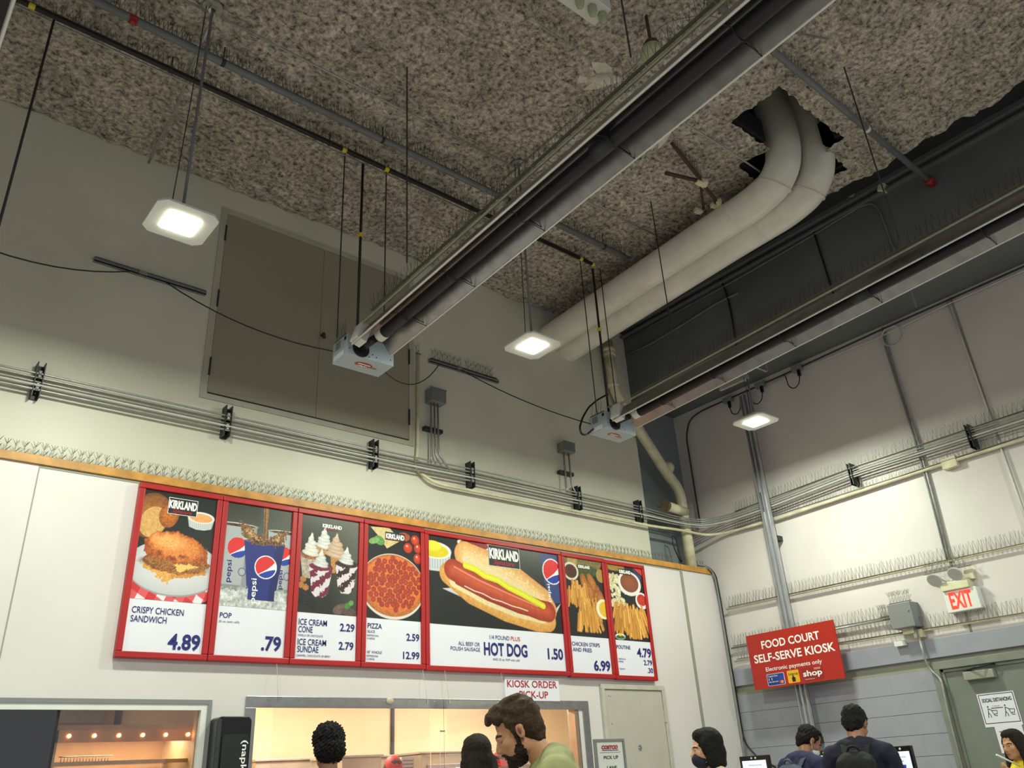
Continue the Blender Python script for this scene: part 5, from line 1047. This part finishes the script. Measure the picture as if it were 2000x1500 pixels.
def person(px, depth, heading, label, skin='light', hair='short', hm=None, top=(120, 120, 120), legs=(40, 44, 60), pitch=0, hyaw=0, neck=(.03, .165), beard=False, mask=None, voxel=.011, arms='down', bag=None, female=False, cap=False, brim=True, group=None, topmat=None):
    c = fD(px[0], px[1], depth); S = c.z / (1.46 + neck[1]); hd = math.radians(heading)
    off = Matrix.Rotation(hd, 3, 'Z') @ Vector((neck[0] * S, 0, 0))
    t = thing('person', (c.x - off.x, c.y - off.y, 0), label, 'person', group); t.rotation_euler = (0, 0, hd); t.scale = (S, S, S)
    H0 = Vector((neck[0], 0, 1.46 + neck[1])); RH = Matrix.Rotation(math.radians(hyaw), 3, 'Z') @ Matrix.Rotation(math.radians(pitch), 3, 'Y')
    def hp(p): return H0 + RH @ Vector(p)
    def hb(mb, p, sc): mb.ball(hp(p), 1, 20, 14, sc, RH)
    sh = .175 if female else .20
    def head_shapes(mb, infl=0.0):
        e = infl; hb(mb, (-.012, 0, .035), (.098 + e, .076 + e, .088 + e)); hb(mb, (.03, 0, -.03), (.068 + e, .062 + e, .085 + e))
    B = MB(); head_shapes(B)
    hb(B, (.042, 0, -.082), (.048, .046, .034)); hb(B, (.074, 0, -.098), (.019, .022, .018))
    for s_ in (-1, 1): hb(B, (.005, s_ * .048, -.062), (.036, .018, .032)); hb(B, (.064, s_ * .040, -.026), (.024, .021, .02)); hb(B, (-.006, s_ * .078, -.010), (.019, .009, .032)); hb(B, (-.012, s_ * .084, .006), (.015, .006, .018))
    B.tube([hp((.085, 0, .012)), hp((.100, 0, -.012)), hp((.116, 0, -.036))], [.008, .010, .012], 10); hb(B, (.104, 0, -.040), (.014, .019, .010))
    B.tube([hp((.074, -.046, .014)), hp((.092, -.02, .017)), hp((.095, 0, .012)), hp((.092, .02, .017)), hp((.074, .046, .014))], [.007, .010, .009, .010, .007], 8)
    hb(B, (.092, 0, -.0635), (.011, .023, .0055)); hb(B, (.089, 0, -.0745), (.012, .019, .007))
    nb = Vector((0, 0, 1.44)); B.tube([hp((-.022, 0, -.045)), (H0 + nb) / 2 + Vector((-.015, 0, -.03)), nb + Vector((-.01, 0, -.05))], [.052, .055, .066] if not female else [.044, .046, .056], 18)
    tw = .9 if female else 1.0
    def torso(mb, e=0.0):
        for z, a, b_, h in ((1.36, .105, .165 * tw, .10), (1.24, .125, .165 * tw, .14), (1.08, .115, .145 * tw, .14), (.96, .115, .165, .12)): mb.ball((0, 0, z), 1, 24, 14, (a + e, b_ + e, h + e))
        for s_ in (-1, 1): mb.ball((-.01, s_ * (sh - .035), 1.385), 1, 16, 12, (.065 + e, .075 + e, .065 + e)); mb.tube([(-.01, 0, 1.44), (-.01, s_ * .09, 1.425), (-.01, s_ * (sh - .03), 1.39)], [.062 + e, .055 + e, .050 + e], 14)
    def armpts(s_):
        a = Vector((-.01, s_ * (sh), 1.37))
        if arms == 'fore': return a, a + Vector((.05, s_ * .04, -.27)), a + Vector((.27, -s_ * .03, -.24))
        if arms == 'up' and s_ == 1: return a, a + Vector((.10, .05, -.24)), a + Vector((.20, -.10, -.02))
        return a, a + Vector((-.01, s_ * .05, -.29)), a + Vector((.06, s_ * .045, -.54))
    def arm(mb, s_, e=0.0, upper_only=False):
        a, b_, d = armpts(s_); mb.tube([a, a.lerp(b_, .4), b_], [.052 + e, .047 + e, .040 + e], 14)
        if upper_only: return
        mb.ball(b_, .041 + e, 12, 8); mb.tube([b_, b_.lerp(d, .3), d], [.040, .041, .026], 14)
        dd = (d - b_).normalized(); side = dd.cross(Vector((0, 1, 0))).normalized(); yv = side.cross(dd)
        mb.tube([d, d + dd * .045, d + dd * .095], [.026, .034, .031], 10)
        for k in range(4):
            o_ = yv * ((k - 1.5) * .019); L_ = (.062, .076, .080, .066)[k]; p0 = d + dd * .085 + o_; p1 = p0 + dd * L_ * .55 + side * .006; p2 = p1 + dd * L_ * .35 + side * .022 * 1.0; mb.tube([p0, p1, p2], [.0092, .0085, .0075], 8)
        p0 = d + dd * .03 + yv * (-s_ * .028); mb.tube([p0, p0 + dd * .035 + yv * (-s_ * .022), p0 + dd * .065 + yv * (-s_ * .022) + side * .01], [.012, .010, .008], 8)
    def leg(mb, s_, e=0.0, to=.08):
        mb.tube([(0, s_ * .085, .95), (.005, s_ * .095, .70), (.01, s_ * .095, .50), (-.01, s_ * .095, .34), (-.01, s_ * .095, to)], [.092 + e, .080 + e, .056 + e, .054 + e, .038 + e], 16)
    torso(B)
    for s_ in (-1, 1): arm(B, s_); leg(B, s_, 0, .06); B.tube([(-.04, s_ * .095, .05), (.05, s_ * .10, .045), (.15, s_ * .105, .03)], [.036, .038, .024], 10)
    fused(B, 'body', SKIN[skin], t, voxel * .8, 3)
    # shirt, trousers, shoes
    T = MB(); torso(T, .014)
    for s_ in (-1, 1): arm(T, s_, .016, True)
    T.tube([(-.012, 0, 1.43), (-.012, 0, 1.475)], [.085, .072], 18)
    fused(T, 'shirt', topmat or mat('shirt_cloth', top, .85, var=.12, scale=12, bump=.4, bscale=25), t, voxel, 4, .0022, .035, 2)
    L_ = MB(); L_.ball((0, 0, .94), 1, 20, 12, (.128, .172, .12))
    for s_ in (-1, 1): leg(L_, s_, .014, .07)
    fused(L_, 'trousers', mat('trouser_cloth', legs, .85, var=.12), t, .014, 3)
    for s_ in (-1, 1): lobj(MB().ball((.04, s_ * .10, .045), 1, 16, 10, (.135, .050, .045)), 'shoe', M['black_plastic'], t)
    # eyes, brows, lips
    for s_ in ((-1, 1) if pitch < 20 else ()):
        lobj(MB().ball(hp((.078, s_ * .031, -.004)), .0125, 14, 10), 'eye', EYEW, t); lobj(MB().ball(hp((.0850, s_ * .0312, -.005)), .0070, 12, 8), 'iris', IRIS, t)
    for s_ in (-1, 1):
        lobj(MB().tube([hp((.072, s_ * .050, .012)), hp((.089, s_ * .038, .0185)), hp((.097, s_ * .018, .016))], [.003, .0048, .0035], 6), 'eyebrow', hm or HB, t)
        lobj(MB().ball(hp((.0805, s_ * .031, .0025)), 1, 12, 8, (.0138 if pitch < 10 else .0152, .0150, .0105 if pitch < 10 else .0150), RH), 'eyelid', SKIN[skin], t)
        lobj(MB().ball(hp((-.004, s_ * .0885, -.006)), 1, 12, 8, (.007, .0035, .014), RH), 'ear_hollow_shade', mat('ear_shade', (128, 70, 56), .6), t)  # dark ellipsoid paints the shade inside the ear
    L2 = MB(); hb(L2, (.0955, 0, -.0640), (.0095, .021, .0042)); hb(L2, (.093, 0, -.0735), (.010, .018, .0055)); lobj(L2, 'lips', LIP, t)
    hm = hm or HB
    hr = MB()
    if hair in ('short', 'quiff', 'curly'):
        hb(hr, (-.026, 0, .046), (.094, .084, .086)); hb(hr, (-.050, 0, -.002), (.064, .082, .072)); hb(hr, (-.058, 0, -.045), (.040, .058, .045)); hb(hr, (.022, 0, .090), (.054, .064, .036))
        for s_ in (-1, 1): hb(hr, (-.030, s_ * .066, .022), (.042, .020, .040)); hb(hr, (.010, s_ * .066, .042), (.036, .014, .030)); hb(hr, (.016, s_ * .070, .014), (.013, .008, .028))
        if hair == 'quiff': hb(hr, (.052, .042, .078), (.036, .030, .030)); hb(hr, (.052, -.042, .078), (.036, .030, .030)); hb(hr, (.045, .0, .108), (.050, .058, .028)); hb(hr, (.085, .008, .098), (.024, .044, .022)); hb(hr, (.100, .012, .086), (.014, .036, .016)); hb(hr, (-.02, .0, .120), (.06, .056, .022))
        if hair == 'curly': hb(hr, (-.02, 0, .07), (.112, .100, .098)); hb(hr, (-.05, 0, .0), (.088, .098, .09))
        fused(hr, 'hair', hm, t, .006, 2, {'short': .0025, 'quiff': .003, 'curly': .007}[hair], {'short': .016, 'quiff': .022, 'curly': .010}[hair], 1)
    else:
        n_ = {'bob': 1, 'long': 1}[hair]
        hb(hr, (-.022, 0, .042), (.104, .089, .094)); hb(hr, (-.050, 0, -.03), (.078, .092, .10)); hb(hr, (.022, 0, .085), (.060, .070, .046))
        for s_ in (-1, 1): hb(hr, (.014, s_ * .070, .01), (.040, .022, .070)); hb(hr, (-.012, s_ * .076, -.07), (.050, .028, .066)); hb(hr, (-.008, s_ * .080, -.012), (.046, .020, .06))
        if hair == 'bob': hb(hr, (-.055, 0, -.095), (.062, .086, .05))
        else:
            RB = [hp((-.055, 0, -.02)), hp((-.085, 0, -.12)), Vector((-.125, 0, 1.36)), Vector((-.14, 0, 1.16))]
            for o_ in (-.055, 0, .055): hr.tube([p + Vector((0, o_, 0)) for p in RB], [.055, .05, .042, .02], 12)
            for s_ in (-1, 1): hr.tube([hp((.0, s_ * .085, -.02)), hp((.0, s_ * .09, -.12)), Vector((.09, s_ * .10, 1.32))], [.028, .034, .016], 10)
        fused(hr, 'hair', hm, t, .007, 5, .0014, .010, 1)
    if beard:
        bd_ = MB(); hb(bd_, (.044, 0, -.092), (.055, .053, .034)); hb(bd_, (.078, 0, -.104), (.024, .028, .022))
        for s_ in (-1, 1): hb(bd_, (.022, s_ * .053, -.068), (.030, .014, .030)); hb(bd_, (.017, s_ * .069, -.022), (.011, .006, .036)); bd_.tube([hp((.084, s_ * .028, -.078)), hp((.096, s_ * .022, -.060)), hp((.102, 0, -.055))], [.009, .0065, .006], 8)
        fused(bd_, 'beard', hair_mat('beard_hair', (44, 32, 24)), t, .005, 2, .002, .008, 3)
    if mask:
        mk = MB(); hb(mk, (.072, 0, -.062), (.046, .056, .050)); hb(mk, (.050, 0, -.075), (.060, .064, .046)); fused(mk, 'face_mask', mat('mask_cloth', mask, .8), t, .006, 6)
        for s_ in (-1, 1): lobj(MB().tube([hp((.05, s_ * .062, -.045)), hp((.0, s_ * .083, -.012)), hp((-.012, s_ * .088, -.02)), hp((.04, s_ * .066, -.085))], .0022, 5), 'ear_loop', M['cable_white'], t)
    if cap:
        cp_ = MB(); hb(cp_, (-.014, 0, .052), (.106, .088, .085)); fused(cp_, 'cap', mat('red_cap', (206, 30, 34), .6), t, .007, 4)
        lobj(MB().ball(hp((.105, 0, .058)), 1, 18, 8, (.062, .066, .008), RH), 'cap_brim', mat('red_brim', (196, 28, 32), .6), t)
    if bag:
        bm_ = mat('bag_fabric', bag, .8, var=.2, scale=10, bump=.3, bscale=30); g = MB()
        g.box((-.25, -.125, .98), (-.12, .125, 1.36)); g.ball((-.17, 0, 1.33), 1, 24, 16, (.085, .135, .085)); g.ball((-.2, 0, 1.1), 1, 24, 16, (.09, .15, .17)); fused(g, 'backpack', bm_, t, .011, 14, .002, .03)
        p_ = MB(); p_.ball((-.265, 0, 1.05), 1, 20, 12, (.035, .11, .10)); fused(p_, 'front_pocket', bm_, t, .012, 6)
        lobj(MB().tube(bend([(-.17, -.05, 1.38), (-.19, -.03, 1.44), (-.19, .03, 1.44), (-.17, .05, 1.38)], .03), .009, 6), 'grab_loop', bm_, t)
        for s_ in (-1, 1):
            Q = bend([(-.15, s_ * .06, 1.36), (-.06, s_ * .085, 1.475), (.06, s_ * .10, 1.46), (.14, s_ * .12, 1.32), (.11, s_ * .15, 1.12), (-.12, s_ * .15, 1.02)], .08); st_ = MB()
            vs = []; 
            for q in Q:
                for dy in (-.022, .022): vs.append(q + Vector((0, dy, 0)))
                for dy in (.022, -.022): vs.append(q + Vector((0, dy, -.008)) if q.z > 1.4 else q + Vector((-.008 if q.x > 0 else .008, dy, 0)))
            fs = []
            for i in range(len(Q) - 1):
                for k in range(4): k2 = (k + 1) % 4; fs.append((i * 4 + k, i * 4 + k2, i * 4 + 4 + k2, i * 4 + 4 + k))
            st_.add(vs, fs); lobj(st_, 'shoulder_strap', bm_, t)
    return t, hp
man, mhp = person((1013, 1427), 3.5, 138, 'bearded person in an olive green shirt looking down, under the kiosk notice', 'tan', 'quiff', HBR, (150, 152, 108), (60, 62, 70), 24, 0, (.135, .105), True, None, .008, 'fore')
per2, h2p = person((1380, 1462), 5.3, 142, 'person with a black bob and navy face mask in a cream top', 'light', 'bob', HB, (224, 210, 180), (50, 52, 60), 4, 0, (.04, .15), mask=(20, 20, 44), female=True)
person((1580, 1448), 7.0, -8, 'person with a grey and navy backpack bending to a kiosk, below the red sign', 'brown', 'short', HB, (34, 34, 74), (36, 38, 50), 36, -24, (.13, .115), mask=(200, 204, 214), bag=(66, 74, 92), arms='fore')
person((1671, 1414), 6.2, 18, 'black haired person in a dark navy shirt with a black backpack, seen from behind', 'brown', 'short', HB, (13, 17, 42), (30, 32, 44), 26, -12, (.10, .130), bag=(9, 9, 14), arms='fore')
girl, ghp = person((1980, 1455), 6.5, 158, 'long haired young person in a yellow top near the exit door, at the right edge', 'tan', 'long', HD, (226, 200, 30), (60, 64, 90), 2, 0, (.03, .155), female=True, arms='up')
person((930, 1478), 5.0, 82, 'person with long dark brown hair facing the serving window, left of the bearded person', 'light', 'long', HD, (90, 84, 84), (50, 50, 60), 5, 0, (.03, .155), female=True)
person((640, 1466), 5.3, 78, 'person with short curly black hair in a grey top before the bright serving window', 'brown', 'curly', HB, (120, 124, 134), (50, 50, 60), 8, 0, (.05, .15))
person((768, 1505), 8.0, 250, 'kitchen worker in a bright red cap inside the window, beside the slotted white panel', 'light', 'short', HBR, (190, 40, 40), (40, 40, 46), 25, 20, (.08, .14), cap=True)
person((977, 1497), 8.0, 230, 'kitchen worker in a red cap and face mask, between the two customers at the window', 'light', 'short', HBR, (190, 40, 40), (40, 40, 46), 22, 20, (.08, .14), cap=True, mask=(60, 120, 190))
setp(lobj(MB().tube([fD(1946, 1474, 6.3), fD(1992, 1496, 6.35)], .007, 8), 'spoon', M['lamp_body'], None), 'white plastic spoon stick held before the young person in yellow', 'spoon')

# ================================================================== KITCHEN EQUIPMENT, KIOSKS, SMALL THINGS
M['kit_steel'] = mat('kitchen_steel', (196, 186, 172), .35, metal=.7, var=.1)
def kbox(px0, px1, pyt, Y0, Y1, label, name='oven', m='kit_steel', extra=None):
    a, b_ = fY(px0, pyt, Y0), fY(px1, pyt, Y0); t = thing(name, (a.x, Y0, 0), label, name.replace('_', ' '))
    zt = (a.z + b_.z) / 2; MB().box((a.x, Y0, .1), (b_.x, Y1, zt)).obj('cabinet', M[m], t, .01); MB().box((a.x - .02, Y0 - .02, zt), (b_.x + .02, Y1, zt + .025)).obj('top_edge', M[m], t, .005)
    MB().box((a.x + .08, Y0 - .015, zt - .5), (b_.x - .08, Y0, zt - .12)).obj('door', M['steel'], t, .005); MB().tube([(a.x + .12, Y0 - .05, zt - .18), (b_.x - .12, Y0 - .05, zt - .18)], .012, 8).obj('handle', M['chrome'], t); return t
kbox(500, 765, 1483, 9.4, 10.4, 'long low steel counter unit along the left of the bright kitchen', 'counter')
kbox(822, 960, 1470, 8.9, 10.2, 'tall stainless steel oven standing in the middle of the bright kitchen', 'oven')
kbox(668, 745, 1479, 8.6, 9.3, 'short stainless steel cabinet beside the curly haired customer', 'cabinet')
kbox(962, 1120, 1473, 9.6, 10.4, 'stainless steel shelf unit at the right of the bright kitchen', 'shelf_unit')
t = thing('vent_panel', fY(797, 1490, 8.2), 'white slotted vent panel standing beside the red capped kitchen worker', 'panel'); a, b_ = fY(784, 1479, 8.2), fY(809, 1479, 8.2)
MB().box((a.x, 8.2, .9), (b_.x, 8.24, a.z)).obj('panel', M['lamp_body'], t)
mb = MB()
for k_ in range(9): mb.box((a.x + .02, 8.19, a.z - .04 - .035 * k_), (b_.x - .02, 8.2, a.z - .03 - .035 * k_))
mb.obj('slots', M['grey_box'], t)['kind'] = 'stuff'
MB().box((a.x, 8.2, 0), (a.x + .03, 8.24, .9)).box((b_.x - .03, 8.2, 0), (b_.x, 8.24, .9)).obj('leg', M['grey_box'], t)
a = fY(769, 1400, 10.55); t = MB().box((a.x - .02, 10.56, 0), (a.x + .02, 10.6, 2.85)).obj('wall_joint', M['dark']); setp(t, 'dark vertical joint strip on the kitchen back wall', 'trim')
# hanging acrylic sheets before the serving window
for i, (xa, xb, lab) in enumerate(((2.95, 4.42, 'clear acrylic sheet hanging before the left half of the serving window'), (4.60, 5.33, 'clear acrylic sheet hanging before the serving window left of the bearded person'))):
    t = thing('acrylic_sheet', (xa, WL_ - .12, 1.0), lab, 'screen'); MB().box((xa, WL_ - .125, .9), (xb, WL_ - .120, CAMH + .69)).obj('sheet', M['glass'], t)
    for x in (xa + .03, xb - .03):
        MB().tube([(x, WL_ - .122, CAMH + .69), (x, WL_ - .06, CAMH + .955)], .0018, 4).obj('string', M['cable_white'], t); MB().box((x - .006, WL_ - .128, CAMH + .66), (x + .006, WL_ - .117, CAMH + .70)).obj('clip', M['chrome'], t)
t = thing('string_hanger', fY(858, 1430, WL_ - .16), 'thin white string with clips hanging before the serving window', 'string')
for x in (859, 869): a, b_ = fY(x, 1421, WL_ - .16), fY(x, 1500, WL_ - .16); MB().tube([a, (a.x, a.y, .9)], .002, 4).obj('string', M['cable_white'], t)
p = fY(866, 1366, WL_ - .14); MB().tube([p, (p.x, p.y, .9)], .0016, 4).obj('string', M['dark'], t); p = fY(864, 1428, WL_ - .16); MB().box((p.x - .025, p.y - .004, p.z - .006), (p.x + .025, p.y + .004, p.z + .006)).obj('clip', M['grey_box'], t)
p = fY(762, 1369, WL_ - .02); setp(MB().ball(p, .03, 16, 10, (1.3, .5, .9)).obj('sensor_dome', M['pvc']), 'small cream dome fixed to the steel frame above the serving window', 'sensor')

# heated display behind the left window
X0, X1 = fY(107, 1428, 7.1).x, fY(392, 1428, 7.1).x; zt = fY(250, 1425, 7.1).z
t = thing('heated_display', (X0, 7.1, 0), 'warm lit heated display case with glass shelves behind the left window', 'display case')
zb2 = .95
M['warm_case'] = mat('case_lining', (226, 190, 146), .4)
MB().box((X0, 7.75, zb2), (X1, 7.8, zt + .05)).obj('back_panel', M['warm_case'], t); MB().box((X0 - .02, 7.1, zt), (X1 + .02, 7.8, zt + .035)).obj('canopy', M['tan_metal'], t)
MB().box((X0 - .02, 7.08, zb2 - .9), (X1 + .02, 7.8, zb2)).obj('base', M['kit_steel'], t)
for x in (X0, X1 - .03): MB().box((x, 7.1, zb2), (x + .03, 7.14, zt)).obj('corner_post', M['tan_metal'], t)
MB().box((X0, 7.1, zt - .085), (X1, 7.13, zt)).obj('light_rail', mat('copper_rail', (206, 150, 100), .3, metal=.7), t)
for k_ in range(6): x = X0 + .10 + k_ * (X1 - X0 - .2) / 5; MB().ball((x, 7.09, zt - .04), .014, 12, 8).obj('bulb', M['warm_bulb'], t)
for z in (zt - .22, zt - .40): MB().box((X0 + .03, 7.15, z - .006), (X1 - .03, 7.70, z)).obj('shelf', M['glass'], t); MB().box((X0 + .03, 7.14, z - .02), (X1 - .03, 7.152, z + .008)).obj('shelf_edge', M['tan_metal'], t)
mb = MB()
for k_ in range(16): mb.tube([(X0 + .12 + k_ * .022, 7.3, zt - .215), (X0 + .12 + k_ * .022, 7.3, zt - .17)], .003, 5)
mb.tube([(X0 + .1, 7.3, zt - .17), (X0 + .48, 7.3, zt - .17)], .004, 6); mb.obj('wire_rack', M['chrome'], t)
l = bpy.data.lights.new('case_light', 'AREA'); l.shape = 'RECTANGLE'; l.size = X1 - X0 - .1; l.size_y = .3; l.energy = 6; l.color = (1, .66, .36); o = bpy.data.objects.new('case_light', l); C.objects.link(o); o.location = ((X0 + X1) / 2, 7.4, zt - .03)
t = thing('wall_oven', (1.2, 9.2, 0), 'dark fronted steel equipment above the heated display behind the left window', 'oven')
MB().box((1.1, 9.0, .2), (2.5, 9.8, 2.45)).obj('cabinet', M['tan_metal'], t); MB().box((1.2, 8.98, 2.12), (1.75, 9.0, 2.35)).obj('door', M['black_plastic'], t); MB().box((1.85, 8.98, 2.12), (2.4, 9.0, 2.35)).obj('door', M['steel'], t)

# kiosks
def kiosk(tl, tr, X, label, leanz=.0):
    a, b_ = fX(tl[0], tl[1], X), fX(tr[0], tr[1], X); y1, y0 = a.y, b_.y; zt = (a.z + b_.z) / 2; w_ = y1 - y0
    t = thing('order_kiosk', (X, (y0 + y1) / 2, 0), label, 'kiosk', 'self serve kiosks below the red sign')
    h_ = w_ * 1.55; MB().box((X, y0, zt - h_), (X + .05, y1, zt)).obj('screen_housing', M['black_plastic'], t, .006)
    bw = w_ * .09; MB().box((X - .003, y0 + bw, zt - h_ + bw), (X + .001, y1 - bw, zt - .045)).obj('display', M['screen'], t)
    MB().box((X + .01, (y0 + y1) / 2 - .06, 0), (X + .09, (y0 + y1) / 2 + .06, zt - h_ + .02)).obj('stand', M['grey_box'], t); MB().box((X - .15, (y0 + y1) / 2 - .2, 0), (X + .2, (y0 + y1) / 2 + .2, .02)).obj('base_plate', M['black'], t)
    for k_ in range(2): MB().disc((X - .001, (y0 + y1) / 2 + (k_ - .5) * .05, zt - .022), .010, (-1, 0, 0), 12, .002).obj('camera_dot', M['lamp_body'], t)
    text_obj('Welcome', 'lettering', M['navy'], t, (X - .004, y1 - w_ * .3, zt - .095), AY, NX, w_ * .45, .014, 0)
    MB().box((X - .004, y0 + w_ * .35, zt - .125), (X - .003, y1 - w_ * .3, zt - .121)).obj('screen_line', M['navy'], t)
    MB().add([(X - .004, (y0 + y1) / 2 + a_, zt - b2) for a_, b2 in ((.03, .15), (-.05, .155), (-.035, .24), (.045, .23))], [(0, 1, 2, 3)]).obj('screen_picture', mat('screen_blue', (34, 44, 170), .4, emit=(34, 44, 170), estr=.5), t)
    return t
kiosk((1443, 1477), (1499, 1475), 7.9, 'black framed order kiosk with a lit screen, at the foot of the black cable')
kiosk((1590, 1467), (1617, 1465), 7.9, 'black framed order kiosk mostly hidden between the two people with backpacks')
kiosk((1726, 1460), (1777, 1455), 7.9, 'black framed order kiosk with a lit screen, right of the black backpack')

# pick up lane stand
p0, p1 = fY(1158, 1444, 3.9), fY(1216, 1442, 3.9); zt = (p0.z + p1.z) / 2
t = thing('lane_sign', ((p0.x + p1.x) / 2, 3.9, 0), 'grey framed pick up lane sign on a stand in front of the staff door', 'sign')
x0, x1 = p0.x, p1.x; zb3 = zt - .32
frame_rect(MB(), x0, x1, zb3, zt, .017, 3.885, 3.905).obj('frame', M['grey_box'], t, .003); MB().box((x0 + .015, 3.893, zb3 + .015), (x1 - .015, 3.903, zt - .015)).obj('sheet', M['lamp_body'], t)
MB().tube([((x0 + x1) / 2, 3.9, .02), ((x0 + x1) / 2, 3.9, zb3)], .018, 12).obj('pole', M['galv'], t); MB().disc(((x0 + x1) / 2, 3.9, 0), .17, (0, 0, 1), 28, .02).obj('base', M['black'], t)
w_ = x1 - x0
text_obj('COSTCO', 'lettering', M['red_ink'], t, (x0 + .22 * w_, 3.892, zt - .058), AX, NY, w_ * .55, .020, .06, shear=.15)
MB().box((x0 + .24 * w_, 3.8915, zt - .068), (x0 + .78 * w_, 3.893, zt - .064)).obj('blue_rule', M['navy'], t); MB().box((x0 + .15 * w_, 3.8915, zt - .079), (x0 + .85 * w_, 3.893, zt - .0775)).obj('rule', M['black_ink'], t)
text_obj('PICK UP', 'lettering', M['black_ink'], t, (x0 + .27 * w_, 3.892, zt - .115), AX, NY, w_ * .48, .019, .01); text_obj('LANE', 'lettering', M['black_ink'], t, (x0 + .35 * w_, 3.892, zt - .172), AX, NY, w_ * .32, .019, .01)
